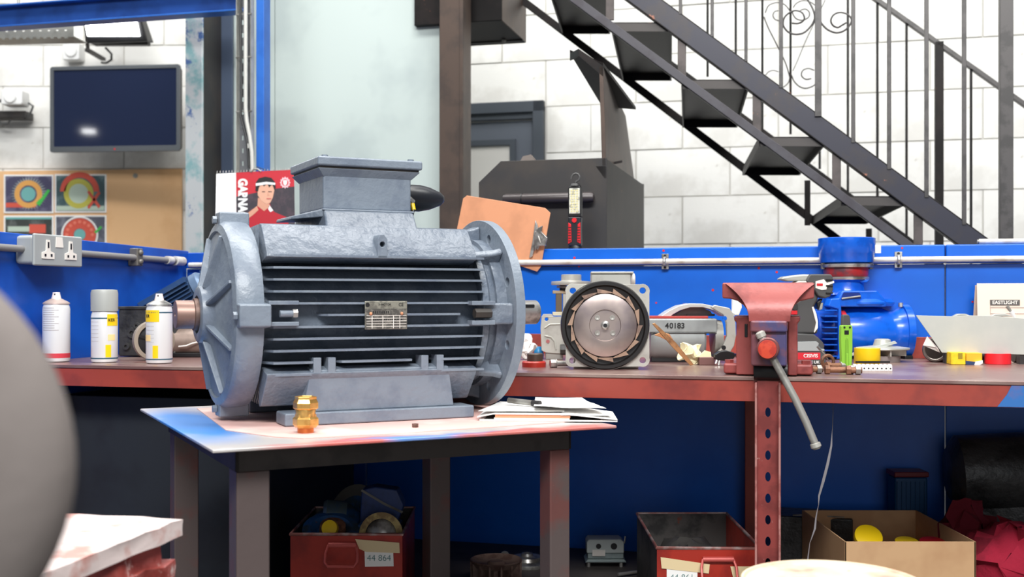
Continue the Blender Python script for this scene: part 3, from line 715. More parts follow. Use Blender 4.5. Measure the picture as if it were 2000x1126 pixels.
curve_px('scroll', Z([(470,90),(500,45),(560,12),(620,8),(680,30),(720,60)]), CFR, .0025)
curve_px('scroll', Z([(840,0),(740,210),(620,460),(520,700),(465,820)]), CFR, .0018)
curve_px('scroll', Z([(680,908),(620,918),(575,890),(565,850),(590,808),(650,792),(715,815)]), CFR, .0025)
curve_px('scroll', Z([(450,870),(480,940),(540,1000),(610,1022),(680,1005),(730,975)]), CFR, .0025)
curve_px('scroll', Z([(150,870),(185,830),(240,815),(300,830)]), CFR, .0022)
curve_px('scroll', Z([(430,900),(410,960),(350,1010),(290,1010)]), CFR, .0022)
# landing edge beam at upper left of the stairs
LF, LB = 4.12, 4.5
p0, p1 = pl(868, 83, LB), pl(1027, 82, LB)
t = bframe('landing_beam', p1.x, LF, p1.z); btag(t, 'dark brown steel landing box above the grey door', 'beam')
w0, dpt = p0.x-p1.x, LB-LF
obj('fascia', Q().box(w0, 0, 0, .006, 0, .35), black_steel_m, t, .002)
obj('side_plate', Q().box(-.006, 0, .006, dpt, 0, .35), brown_steel_m, t, .001)
obj('rear_fascia', Q().box(w0, 0, dpt, dpt+.006, 0, .35), black_steel_m, t, .001)
obj('underside_plate', Q().box(w0, -.006, .006, dpt, .0, .006), black_steel_m, t)
obj('rear_lip', Q().box(w0, 0, dpt-.05, dpt, -.004, 0), black_steel_m, t)
obj('bolt', Q().cyl((-.075,dpt-.07,-.002), (-.075,dpt-.07,-.012), .009, n=8), dull_m, t)
obj('hanger', Q().box(w0+.02, w0+.06, dpt-.1, dpt-.06, -p1.z, 0), black_steel_m, t)
# black steel bin behind the partition, lid propped open
BC = 3.18
p0, p1, p2 = pl(935, 482, BC), pl(1185, 308, BC), pl(978, 312, BC)
t = bframe('steel_bin', p1.x, BC, 0); btag(t, 'large black steel bin with one cut-off corner and its lid standing open', 'bin')
sx = p1.x; l_ = p0.x-sx; zt = p1.z; zch = pl(935, 356, BC).z; xch = p2.x-sx; dp = .78
outl = [(l_, .05), (0, .05), (0, zt), (xch, zt), (l_, zch)]
q = Q(); q.prism(outl, 0, .006); obj('front_plate', q, darkgrey_m, t, .001)
q = Q(); q.prism(outl, dp-.006, dp); obj('rear_plate', q, darkgrey_m, t, .001)
obj('side_plate', Q().box(-.006, 0, .006, dp-.006, .05, zt-.004), black_steel_m, t)
obj('side_plate', Q().box(l_, l_+.006, .006, dp-.006, .05, zch-.004), black_steel_m, t)
obj('base_plate', Q().box(l_, 0, 0, dp, .044, .05), black_steel_m, t)
for X in (l_+.02, -.06):
    for Y in (.03, dp-.07): obj('foot', Q().box(X, X+.04, Y, Y+.04, 0, .044), black_steel_m, t)
za = pl(1100, 377, BC).z; zb = pl(1100, 398, BC).z; xa = pl(985, 385, BC).x-sx; xb = pl(1164, 388, BC).x-sx
zm, rr = (za+zb)/2, (za-zb)/2
h = obj('handle_bar', Q().lathe([(.001,0),(rr*.8,.003),(rr,.012),(rr,xb-xa-.012),(rr*.8,xb-xa-.003),(.001,xb-xa)], (xa, -.02, zm), (1,0,0), 20), mat('handle_black', (66,60,60), .35, .2), t)
obj('handle_seam', Q().cyl((pl(1022,385,BC).x-sx, -.02, zm), (pl(1022,385,BC).x-sx+.003, -.02, zm), rr+.0015), black_m, h)
# lid: one big side flap standing up, folded at the top
N1, N2, F1, F2 = pl(1184,324,BC), pl(1178,129,BC), pl(1244,388,4.22), pl(1222,226,4.22)
f = lambda p: Vector((p.x-sx, p.y-BC, p.z))
N1, N2, F1, F2 = map(f, (N1, N2, F1, F2)); g = Vector((-.012, 0, 0))
lid = obj('lid', Q().hexa([N1, N2, F2, F1], [N1+g, N2+g, F2+g, F1+g]), brown_steel_m, t, .001)
w = Vector((.0, 0, -.035)); obj('lid_edge', Q().hexa([N1, F1, F1+w, N1+w], [N1-Vector((.03,0,0)), F1-Vector((.03,0,0)), F1+w*1.0-Vector((.005,0,0)), N1+w-Vector((.005,0,0))]), black_steel_m, lid)
M1, M2 = f(pl(1113, 104, BC+.05)), f(pl(1176, 208, BC+.65)); M1b = f(pl(1130, 95, BC))
q = Q(); q.hexa([N2, N2+Vector((0,.65,-.02)), M2, M1], [N2+Vector((0,0,.01)), N2+Vector((0,.65,-.01)), M2+Vector((0,0,.01)), M1+Vector((0,0,.01))]); obj('lid_flap', q, black_steel_m, lid)
q = Q(); q.hexa([N2, M1b, M1b+Vector((0,0,-.02)), N2+Vector((0,0,-.03))], [N2+Vector((0,.006,0)), M1b+Vector((0,.006,0)), M1b+Vector((0,.006,-.02)), N2+Vector((0,.006,-.03))]); obj('flap_edge', q, black_steel_m, lid)
q = Q(); q.hexa([M1, M1b, M1b+Vector((0,.01,0)), M1+Vector((0,.01,0))], [M1+Vector((0,0,-.02)), M1b+Vector((0,0,-.02)), M1b+Vector((0,.01,-.02)), M1+Vector((0,.01,-.02))]); obj('flap_lip', q, black_steel_m, lid)
obj('stay_bar', Q().hexa([(-.09,.25,zt),(-.0,.28,zt+.02),(-.0,.29,zt+.02),(-.09,.26,zt)], [(-.09,.25,zt+.006),(-.0,.28,zt+.026),(-.0,.29,zt+.026),(-.09,.26,zt+.006)]), black_steel_m, t)
bx_ = f(pl(1020, 296, BC+.2)); 
cb = obj('scrap_plate', Q().prism([(0,0),(.10,.0),(.055,.055),(.03,.05)], 0, .02), mat('scrap_brown', (120,110,104), .6), None); cb.location = bw(pl(1003,312,BC+.25).x, BC+.25, zt-.006); cb.rotation_euler.z = BETA
tag(cb, 'brown scrap piece poking out over the top of the black bin', 'scrap')

# ------------------------------------------------------------------ on the partition: work lamp, copper board
p = pl(1124, 483, CW+.02); kk = 3.0/F*1.02
t = thing('work_lamp', 'red and black LED work lamp with a hook standing on the blue partition', 'lamp', bw(p.x, CW+.018, 1.1835), BETA)
q = lambda: Q(1124, 483, kk)
obj('base_cap', q().lathe([(.020,0),(.019,.006),(.016,.014),(.001,.014)], (1124,0,483), n=20, sc=(1,.7)), black_m, t)
obj('grip', q().prism([(1111,478),(1137,478),(1136,445),(1137,421),(1111,421),(1112,445)], -.013, .013), rubber_m, t, .004)
for sg in (-1, 1):
    pad = obj('red_grip_pad', q().prism([(1124+sg*5.5,470),(1124+sg*12.5,474),(1124+sg*12.0,432),(1124+sg*6.5,436)], -.015, -.012), red_m, t, .0012)
    q_ = q()
    for i in range(6): q_.box(1124+sg*9-2.5, 1124+sg*9+2.5, -.0158, -.0148, 441+i*5.2, 442.6+i*5.2)
    obj('grip_ridge', q_, black_m, pad)
obj('power_button', q().cyl((1124,-.016,428), (1124,-.012,428), .0065, n=16), red_m, t)
obj('lamp_head', q().prism([(1111,421),(1137,421),(1137,366),(1134,361),(1114,361),(1111,366)], -.012, .012), black_m, t, .003)
lp = obj('led_window', q().box(1113.5, 1134.5, -.0135, -.011, 366, 415), led_m, t, .002)
q_ = q()
for r in range(9):
    for c in range(3): q_.box(1117+c*5.5, 1120+c*5.5, -.0142, -.013, 369+r*5, 372+r*5)
obj('led', q_, mat('led_yellow', (214,206,150), .4), lp)['kind'] = 'stuff'
obj('collar', q().lathe([(.016,0),(.012,.007),(.006,.009)], (1124,0,361), n=18), black_m, t)
obj('hook', q().tube([(1124,0,356),(1126,0,352),(1131,0,349),(1132.5,0,343),(1130,0,338),(1125,0,336),(1120,0,338),(1117,0,342),(1116,0,347)], .0028, 10), dgrey_m, t)
# clipboard-like copper coloured board tucked behind the conduit
k = 3.03/F; p = pl(988, 455, CW-.012)
t = thing('clipboard', 'plain brown clipboard tucked behind the conduit with a bright metal clip', 'clipboard', bw(p.x, CW-.0125, 0), BETA)
q = Q(p.x*0+988, 0, k); q = Q(988, 578+(CZ)/k, k)
def rot(pts): return pts
bd = [(908,377),(1068,405),(1079,415),(1060,520),(1052,530),(1008,515),(872,512),(888,440),(900,383)]
obj('board', q.prism(bd, -.003, .0), copper_m, t, .001)
q = Q(988, 578+CZ/k, k); q.prism([(1050,428),(1055,440),(1052,470),(1044,500),(1037,503),(1044,470)], -.012, -.003); cp = obj('metal_clip', q, steel_m, t, .002)
q = Q(988, 578+CZ/k, k); q.prism([(1056,445),(1066,440),(1064,452),(1076,464),(1072,480),(1058,480),(1050,490),(1050,460)], -.022, -.012); obj('clip_lever', q, steel_m, cp, .002)
q = Q(988, 578+CZ/k, k); q.tube([(1052,-.014,452),(1058,-.02,462),(1062,-.02,474),(1054,-.014,486)], .003, 8); obj('clip_spring', q, dull_m, cp)

# ------------------------------------------------------------------ blue post, cable run, calendar
PB = 3.6
p = pl(505, 300, PB); pe0, pe1 = pl(500, 300, PB), pl(515.5, 300, PB)
t = bframe('door_post', p.x, PB, 0); btag(t, 'narrow bright blue post in front of the pale panel', 'post')
bluepost_m = mat('post_blue', (44,104,190), .4, 0, (36,92,176), 5)
obj('post', Q().box(pe0.x-p.x, pe1.x-p.x, 0, .05, .0, 2.6), bluepost_m, t, .002)
p0, p1 = pl(469, 300, PB), pl(498, 300, PB)
t = bframe('cable_tray', (p0.x+p1.x)/2, PB-.03, 0); btag(t, 'upright grey perforated cable tray fixed beside the blue post', 'cable tray')
w = (p1.x-p0.x)/2; tray = mat('tray_grey', (124,126,130), .45, .5, (104,106,110), 12)
q = Q(); q.prism([(-w,0),(w,0),(w,2.5),(-w,2.5)], .022, .024, 'xz', [[(X-.003,z-.008),(X+.003,z-.008),(X+.003,z+.008),(X-.003,z+.008)] for z in [1.25+.045*i for i in range(26)] for X in (-w*.5,)])
obj('tray_back', q, tray, t)
obj('tray_side', Q().box(-w, -w+.002, 0, .022, .0, 2.5), lgrey_m, t); obj('tray_side', Q().box(w-.002, w, 0, .022, .0, 2.5), lgrey_m, t)
for py in (32, 115, 220): z = pl(480, py, PB).z; obj('tray_strap', Q().box(-w, w+.004, -.002, .002, z-.002, z+.002), dull_m, t)
cb = thing('cable', 'pale grey cable running down the tray beside the blue post', 'cable', bw(p.x, PB-.04, 0), BETA)
cz = lambda px, py: Vector((pl(px, py, PB).x-p.x, -.006, pl(px, py, PB).z))
obj('sheath', Q().tube([cz(487,-60), cz(492,0), cz(492,100), cz(492,215), cz(494,240), cz(500,270), cz(504,300), cz(505,330), cz(505,345)], .007, 10), cableg_m, cb)
cb = thing('cable', 'thin black cable with a pale connector hanging at the foot of the tray', 'cable', bw(p.x, PB-.03, 0), BETA)
obj('sheath', Q().tube([cz(478,-60), cz(479,60), cz(482,160), cz(480,230), cz(492,275), cz(494,300), cz(496,330)], .004, 8), black_m, cb)
obj('connector', Q().cyl(cz(495.5,283), cz(496,292), .006, n=10), cableg_m, cb)
# blue overhead beam and its cable ladder
P0, P1 = pl(-60, 38, PB+.35), pl(517, 6, PB+.35)
t = bframe('overhead_beam', P1.x, PB+.2, 0); btag(t, 'blue steel beam running across the top left to the blue post', 'beam')
zb_ = pl(250, 23, PB+.2).z; xa = pl(-120, 20, PB+.2).x-P1.x
obj('web', Q().box(xa, .0, 0, .006, zb_-.028, zb_+.05), mat('beam_blue', (30,70,140), .4, 0, (24,58,120), 5), t)
obj('lower_flange', Q().box(xa, .0, -.03, .036, zb_-.032, zb_-.026), bluepost_m, t, .001)
obj('upper_flange', Q().box(xa, .0, -.03, .036, zb_+.05, zb_+.056), bluepost_m, t, .001)
# calendar
k = 3.754/F; cc = 3.42; p = pl(500, 440, cc)
cal = thing('wall_calendar', 'red and black football player calendar hanging behind the grey motor', 'calendar', bw(p.x, cc, 0), 0)
def cq(): return Q(500, 578+CZ/k, k)
obj('poster_sheet', cq().prism([(461,337),(574,331),(576,444),(462,446)], 0, .002), mat('poster_red', (190,28,44), .5), cal)
obj('printed_stripe', cq().prism([(461.5,384),(500,376),(540,368),(575,364),(576,444),(462,446)], -.0006, 0), mat('poster_black', (52,46,54), .5, 0, (70,56,64), 30), cal)
pf_ = obj('printed_figure', cq().prism([(486,414),(494,408),(503,402),(504,392),(526,394),(529,404),(536,414),(560,424),(566,446),(478,446)], -.0012, -.0006), mat('poster_shirt', (176,20,38), .5), cal)
obj('printed_arm', cq().prism([(484,416),(496,407),(502,402),(505,410),(494,420),(480,430)], -.0016, -.0011), skin_m, pf_)
obj('printed_arm', cq().prism([(526,400),(534,411),(528,414),(524,408)], -.0016, -.0011), white_m, pf_)
obj('printed_neck', cq().prism([(504,386),(526,392),(526,404),(516,412),(503,402)], -.0016, -.0011), skin_m, pf_)
hd = obj('printed_head', cq().prism([(502,362),(506,352),(520,350),(533,356),(536,372),(533,386),(528,396),(520,398),(511,392),(504,382)], -.0020, -.0015), mat('printed_face', (216,164,138), .5), pf_)
obj('printed_hair', cq().prism([(499,372),(500,356),(506,348),(518,345),(530,347),(537,355),(539,366),(536,370),(532,360),(526,366),(522,358),(516,364),(511,358),(506,366),(504,374)], -.0026, -.0019), ink_m, pf_)
obj('printed_band', cq().prism([(500,358),(508,357),(520,355),(538,357),(538,361),(520,360),(508,362),(500,363)], -.0030, -.0025), white_m, pf_)
for x0_, x1_ in ((512,518),(524,531)): obj('printed_eye', cq().box(x0_, x1_, -.0026, -.0019, 373.5, 375), mat('eye_brown', (70,44,40), .6), hd)
obj('printed_lips', cq().box(521, 530, -.0026, -.0019, 387, 389), mat('lip', (180,80,80), .6), hd)
obj('printed_nose', cq().prism([(523,374),(527,382),(522,383)], -.0024, -.0019), skin_m, hd)
cr = obj('printed_crest', cq().prism([(cx_, cy_) for i in range(24) for cx_, cy_ in [(557+(9.5+1.0*math.cos(i*PI))*math.cos(i*PI/12), 356.5+(10.5+1.5*math.cos(i*PI))*math.sin(i*PI/12))]], -.0012, -.0006), mat('crest_pink', (236,190,196), .5), cal)
obj('crest_inner', cq().prism(circ(557, 356.5, 6.5), -.0016, -.0011), mat('crest_red', (200,60,70), .5), cr)
obj('crest_ship', cq().prism([(553,352),(561,352),(560.5,359),(557,363),(553.5,359)], -.0019, -.0015), white_m, cr)
text('GARNAC', .040, white_m, cal, ((473.5-500)*k, -.001, (578+CZ/k-388)*k), 'lettering', ry=-PI/2, bold=.0022, sx=.80, depth=.0004)
obj('side_sheet', cq().prism([(422,339),(462,337),(463,446),(420,448)], .003, .005), paper_m, cal)
q = cq()
for i in range(26): q.tube([(424+i*5.8, -.002, 337-(i-2)*.22), (424+i*5.8, .003, 333-(i-2)*.22), (424+i*5.8, .007, 337-(i-2)*.22)], .0006, 5)
o = obj('binding_wire', q, steel_m, cal); o['kind'] = 'stuff'
obj('hanger_loop', cq().tube([(490,.0,336),(496,.0,330),(503,.0,330),(510,.0,335)], .003, 8), dull_m, cal)
obj('hanging_cord', cq().tube([(500,.002,330),(500,.01,325),(500,.15,322)], .0015, 6), black_m, cal)

# ================================================================== FAR LEFT WALL
kL = (LY-.03)/F
def fp(px, py, y=LY-.02): return Vector(((px-1000)/F*y, y, CZ+(H-py)/F*y))
p = fp(180, 470)
pbd = thing('pinboard', 'orange plywood pinboard on the white wall below the television', 'board', (p.x, LY-.03, 0))
def lq(x0=180): return Q(x0, 578+CZ/kL, kL)
obj('board', lq().prism([(-60,335),(356,329),(356,560),(-60,560)], .0, .018), wood_m, pbd)
obj('screw_cap', lq().cyl((266,-.004,343), (266,0,343), .013, n=14), dull_m, pbd)
def photo(nm, x0, x1, y0, y1, lab, bg):
    t = thing('photo_print', lab, 'photo', (fp((x0+x1)/2, y1).x, LY-.036, 0), 0, 'laminated photo prints on the pinboard')
    q = lambda: Q((x0+x1)/2, 578+CZ/kL, kL)
    obj('white_border', q().box(x0, x1, 0, .003, y0, y1), paper_m, t)
    obj('picture', q().box(x0+3, x1-3, -.001, 0, y0+3, y1-3), mat(nm, bg, .15, 0, tuple(min(255, c+30) for c in bg), 14), t)
    return t, q
def ringp(q, t, cx, cy, r0, r1, m, name='printed_ring', a0=0, a1=2*PI, dz=0, rzk=1.0):
    n = 40; full = abs(a1-a0-2*PI) < .01
    if full: o = obj(name, q().prism(circ(cx, cy, r1, n), -.002-dz, -.001-dz, 'xz', [circ(cx, cy, r0, n)] if r0 else ()), m, t)
    else: o = obj(name, q().prism(circ(cx, cy, r1, n, a0, a1)+circ(cx, cy, r0, n, a0, a1)[::-1], -.002-dz, -.001-dz), m, t)
    return o
m_teal = mat('print_teal', (120,180,176), .2); m_or = mat('print_orange', (226,168,96), .2); m_rd = mat('print_red', (214,96,80), .2)
m_gr = mat('print_green', (80,190,90), .2); m_yl = mat('print_olive', (196,190,90), .2); m_pale = mat('print_pale', (190,206,190), .2)
t, q = photo('print_bg_purple', 10, 107, 341, 416, 'photo print of an orange ring with a green tick, upper left on the pinboard', (82,80,104))
qq = q()
for i in range(36):
    a = i*PI/18; qq.prism([(59+26*math.cos(a-.03), 378+26*math.sin(a-.03)), (59+36*math.cos(a), 378+33*math.sin(a)), (59+26*math.cos(a+.03), 378+26*math.sin(a+.03))], -.0018, -.001)
o = obj('printed_spikes', qq, m_pale, t); o['kind'] = 'stuff'
ringp(q, t, 58, 379, 17, 27, m_or); ringp(q, t, 58, 379, 0, 14, m_teal, 'printed_disc')
obj('printed_tick', q().prism([(73,397),(80,402),(101,372),(96,370),(84,386),(78,391)], -.003, -.002), m_gr, t); obj('printed_strip', q().box(14, 72, -.0019, -.001, 396, 405), m_rd, t)
t, q = photo('print_bg_dark', 109, 210, 340, 415, 'photo print of a red-topped ring with a red cross, upper right on the pinboard', (76,96,100))
ringp(q, t, 158, 374, 27, 38, m_rd, a0=PI, a1=2*PI); ringp(q, t, 156, 378, 19, 29, m_yl); ringp(q, t, 156, 378, 0, 19, m_pale, 'printed_disc')
for sg in (-1, 1): obj('printed_cross', q().prism([(186-13,390-sg*15),(186-9,390-sg*18),(186+13,390+sg*13),(186+9,390+sg*17)], -.004, -.003), m_rd, t)
obj('printed_strip', q().box(113, 206, -.0019, -.001, 402, 411), m_pale, t)
t, q = photo('print_bg_brown', 10, 107, 421, 505, 'photo print of a pale frame on brown, lower left on the pinboard', (70,74,72))
obj('printed_block', q().box(18, 60, -.002, -.001, 442, 452), m_pale, t); obj('printed_block', q().box(60, 92, -.002, -.001, 438, 455), m_rd, t); obj('printed_strip', q().box(14, 103, -.002, -.001, 424, 428), m_teal, t)
t, q = photo('print_bg_grey', 109, 210, 420, 505, 'photo print of a white-edged red disc, lower right on the pinboard', (96,98,110))
ringp(q, t, 158, 458, 33, 36, paper_m); ringp(q, t, 158, 458, 12, 32, m_rd, 'printed_disc'); ringp(q, t, 158, 458, 0, 11, m_teal, 'printed_disc')
for i in range(9):
    a = -i*PI/8; obj('printed_pad', q().prism(circ(158+25*math.cos(a), 458+25*math.sin(a), 3.2, 8), -.003, -.002), mat('print_pad', (232,130,110), .2) if 'print_pad' not in bpy.data.materials else bpy.data.materials['print_pad'], t)
obj('printed_tick', q().prism([(186,452),(190,456),(202,444),(199,441),(190,450)], -.003, -.002), m_gr, t)
# television
TD = 5.85; kT = TD/F; TVr = math.radians(-6)
t = thing('television', 'wall-mounted flat television with a grey frame and a dark glossy screen', 'television', ((226-1000)/F*TD, TD, CZ+(H-212)/F*TD), TVr)
q = lambda: Q(226, 210, kT/math.cos(TVr)*1.0)
obj('back_shell', q().prism(rrect(99, 353, 130, 290, 6), .004, .05), darkgrey_m, t, .004)
obj('frame', q().prism(rrect(94, 357, 127, 294, 5), -.012, .006, 'xz', [rrect(101, 350, 134, 283, 2)]), mat('tv_frame', (92,96,100), .35, .2), t, .002)
obj('screen', q().box(100, 351, -.006, .002, 133, 284), screen_m, t)
obj('wall_bracket', q().box(205, 247, .05, LY-TD-.02, 180, 240), black_m, t)
obj('power_led', q().cyl((226,-.013,289), (226,-.011,289), .005, n=8), red_m, t)
# flood light
FD = 5.75; kf = FD/F
t = thing('floodlight', 'glaring white LED floodlight on a bracket above the television', 'light', ((215-1000)/F*FD, FD, CZ+(H-50)/F*FD))
q = lambda: Q(215, 50, kf)
obj('housing', q().hexa([(156,.0,12),(268,.0,12),(282,.05,76),(163,.05,80)], [(160,.09,10),(268,.09,10),(284,.14,72),(163,.14,76)]), black_m, t, .006)
obj('lens', q().hexa([(161,-.006,15),(263,-.006,15),(268,.040,67),(166,.040,67)], [(161,-.012,15),(263,-.012,15),(268,.034,67),(166,.034,67)]), lampwhite, t)
obj('fins', q().box(166, 276, .10, .15, 66, 78), darkgrey_m, t, .003)
obj('bracket', q().tube([(153,.10,36),(152,.12,60),(152,.14,90)], .010, 8), darkgrey_m, t)
obj('wall_arm', q().box(148, 157, .12, .36, 84, 90), darkgrey_m, t)
obj('lamp_cable', q().tube([(185,.15,80),(196,.16,92),(193,.18,102),(182,.2,106),(172,.24,104),(160,.28,100)], .006, 8), black_m, t)
t = thing('junction_box', 'small white junction box below the floodlight bracket', 'junction box', fp(147, 104))
q = lambda: Q(147, 104, kL)
obj('box', q().prism(rrect(130, 163, 87, 121, 4), -.06, 0.02), white_m, t, .006); obj('cover', q().lathe([(.035,0),(.030,-.008),(.001,-.008)], (147,-.06,104), (0,1,0), 20), white_m, t)
t = thing('camera_bracket', 'white security camera box on a black arm left of the television', 'camera', fp(45, 200))
q = lambda: Q(45, 200, kL)
obj('body', q().prism(rrect(27, 68, 184, 214, 5), -.16, -.06), white_m, t, .008); obj('lens_cover', q().lathe([(.035,0),(.03,-.01),(.001,-.01)], (46,-.16,199), (0,1,0), 20), white_m, t)
obj('arm', q().box(-30, 66, -.10, .0, 222, 236), darkgrey_m, t, .004)
obj('arm_cable', q().tube([(-20,-.1,212),(10,-.1,204),(30,-.09,200)], .009, 8), dgrey_m, t)
obj('arm_cable', q().tube([(66,-.08,205),(77,-.08,212),(70,-.08,230),(60,-.08,237)], .006, 8), dgrey_m, t)
obj('arm_cable', q().tube([(6,-.08,236),(14,-.08,245),(28,-.08,246),(34,-.08,238)], .006, 8), dgrey_m, t)
# perforated light strip under the beam
LD = 4.6; kk = LD/F
t = thing('cable_tray', 'white perforated cable tray under the blue beam in the upper left corner', 'cable tray', ((70-1000)/F*LD, LD, CZ+(H-70)/F*LD), math.radians(-4))
q = Q(70, 70, kk); hl = [[(x+dx*2.2, y+dz*1.4) for dx, dz in ((-1,-1),(1,-1),(1,1),(-1,1))] for x in range(-40, 140, 17) for y in (46, 60)]
q.prism([(-60,37),(146,37),(146,73),(-60,73)], 0, .002, 'xz', hl); obj('side_plate', q, lgrey_m, t)
obj('tray_floor', Q(70,70,kk).box(-60, 146, .002, .12, 71, 73), lgrey_m, t)
obj('hanger_rod', Q(70,70,kk).cyl((20,.06,71), (20,.06,-140), .006, n=8), dull_m, t); obj('hanger_rod', Q(70,70,kk).cyl((130,.06,71), (130,.06,-140), .006, n=8), dull_m, t)
q = Q(70,70,kk)
for i in range(13): q.box(-40+14*i, -34+14*i, -.002, .004, 73, 76)
obj('edge_teeth', q, lgrey_m, t)['kind'] = 'stuff'
# a second floodlight out of view on the left; the television mirrors it
t = thing('floodlight', 'second bright floodlight high on the left, seen only mirrored in the television', 'light', (-4.9, 1.64, CZ+1.53))
q = Q(); q.M = Matrix.Rotation(math.radians(-33), 4, 'Z'); q.box(-.13, .13, .02, .09, -.08, .08); obj('housing', q, black_m, t, .01)
q = Q(); q.M = Matrix.Rotation(math.radians(-33), 4, 'Z'); q.box(-.06, .06, .09, .094, -.022, .022); obj('lens', q, lampwhite, t)
# ================================================================== THINGS ON THE BENCH
def arc(q, r, z0, z1, a0, a1, th=.0004, n=14):     # a printed band round a can; angle 0 faces the viewer
    P = []
    for rr in (r, r+th): P.append([(rr*math.sin(a0+(a1-a0)*i/n), -rr*math.cos(a0+(a1-a0)*i/n)) for i in range(n+1)])
    return q.prism(P[0]+P[1][::-1], z0, z1, 'xy')
teal_m = mat('label_teal', (44,84,104), .4)
def aerosol(px, py, wpx, hpx, kind, lab):
    loc, k = on(px, py); r = wpx/2*k; h = hpx*k
    t = thing('aerosol_can', lab, 'spray can', loc, 0)
    sh = h*.86 if kind != 'cap' else h*.70
    prof = [(r*.80,.0),(r*.96,.002),(r,.006),(r,sh-.012)]
    obj('can_body', Q().lathe(prof+[(r*.96,sh-.006),(r*.9,sh)], n=40), mat('can_white_'+kind, (226,226,226), .32, .1), t)
    if kind == 'cap':
        obj('cap', Q().lathe([(r*.94,0),(r*1.02,.001),(r*1.02,h-sh-.008),(r*.95,h-sh-.001),(r*.6,h-sh),(.001,h-sh)], (0,0,sh), n=40), mat('grey_cap', (164,166,162), .4), t)
    else:
        obj('dome', Q().lathe([(r*.93,0),(r*.98,.001),(r*.97,.004),(r*.72,h*.055),(r*.5,h*.075),(r*.46,h*.085)], (0,0,sh-.001), n=36), steel_m if kind != 'red' else mat('can_dome_worn', (200,180,172), .4, .3), t)
        obj('nozzle', Q().lathe([(r*.36,0),(r*.36,.002),(r*.28,.012),(r*.26,.016),(.001,.016)], (0,0,sh+h*.075), n=20), mat('nozzle_'+kind, (236,224,220), .4), t)
        obj('nozzle_slot', Q().box(-.0015, .0015, -r*.30, -r*.2, sh+h*.075+.009, sh+h*.075+.013), darkgrey_m, t)
    if kind == 'red':
        obj('red_band', arc(Q(), r, .010, .021, -PI, PI, n=40), mat('can_red_band', (204,60,72), .4), t)
        q = Q()
        for i in range(11): arc(q, r, sh*.55+i*.0052, sh*.55+i*.0052+.0012, -.75, .25+.3*(i % 3 == 0), .0003)
        o = obj('small_print', q, mat('print_grey', (170,160,160), .5), t); o['kind'] = 'stuff'
    else:
        for z in (.009, sh-.017): obj('teal_band', arc(Q(), r, z, z+.0028, -PI, PI, n=40), teal_m, t)
        a0, a1 = (.55, 1.6) if kind == 'cap' else (-1.6, .30)
        obj('yellow_label', arc(Q(), r, sh*.72, sh*.72+.027, a0, a1), yellow_m, t)
        a2 = (.42, .85) if kind == 'cap' else (-.2, .22)
        obj('yellow_stripe', arc(Q(), r, .013, .042, *a2), yellow_m, t)
        obj('pale_badge', arc(Q(), r, .052, .066, *((.6,1.2) if kind == 'cap' else (-1.2,-.4))), mat('pale_orange_'+kind, (244,214,150), .5), t)
        q = Q()
        for i in range(6): arc(q, r, .05+i*.009, .051+i*.009, -.9, -.1, .0003)
        o = obj('small_print', q, mat('print_grey2_'+kind, (196,190,186), .5), t); o['kind'] = 'stuff'
        text('KER' if kind == 'cap' else 'ER', .010, ink_m, t, (r*(.80 if kind == 'cap' else -.62), -r*(.68 if kind == 'cap' else .85), sh*.72+.0135), rz=.9 if kind == 'cap' else -.6)
aerosol(110, 706, 51, 131, 'red', 'white aerosol can with a red band near its base and no cap')
aerosol(204, 707, 50, 142, 'cap', 'white and yellow aerosol can with a light grey cap')
aerosol(311, 709, 50, 131, 'nocap', 'white and yellow aerosol can with a bare white nozzle, nearest the motor shaft')
# black gearbox crate behind the cans
loc, k = on(287, 697); 
t = thing('cast_gearbox', 'black greasy cast metal box behind the two yellow-labelled cans', 'gearbox', loc, BETA*.5)
def qk(): return Q(287, 697, k)
rough_black = mat('greasy_cast', (66,66,66), .4, .3, (46,46,46), 16, b=.7, bs=45, c3=(140,136,130), s3=22, t3=.68)
obj('casting', qk().prism([(228,695),(346,695),(346,604),(336,600),(232,602),(228,606)], 0, .13), rough_black, t, .004)
obj('rim', qk().box(226, 348, -.004, .13, 598, 604), rough_black, t, .002)
for X, Z_, r_ in ((258,650,.014),(246,676,.010),(268,636,.009)): obj('boss', qk().lathe([(r_,0),(r_*.9,-.008),(r_*.4,-.008),(r_*.4,-.003),(.001,-.003)], (X,0,Z_), (0,1,0), 18), rough_black, t)
loc, k = on(300, 703)
t = thing('drive_wheel', 'black wheel with a worn beige rim leaning behind the bare-nozzle can', 'wheel', loc, math.radians(28))
R_ = .048; kq = Q(); 
obj('rim', Q().lathe([(R_*.80,-.014),(R_,-.014),(R_*1.0,.014),(R_*.80,.014)], (0,0,R_), (0,1,0), 40), mat('beige_rim', (150,138,124), .55), t, .001)
obj('web', Q().lathe([(.001,-.008),(R_*.3,-.010),(R_*.82,-.004),(R_*.82,.004),(.001,.006)], (0,0,R_), (0,1,0), 40), black_m, t)
for i in range(5):
    a = i*2*PI/5; q = Q(); q.M = Matrix.Translation((0,0,R_)) @ Matrix.Rotation(a, 4, 'Y'); q.box(-.003, .003, -.013, -.004, .012, R_*.8); obj('spoke', q, black_m, t)
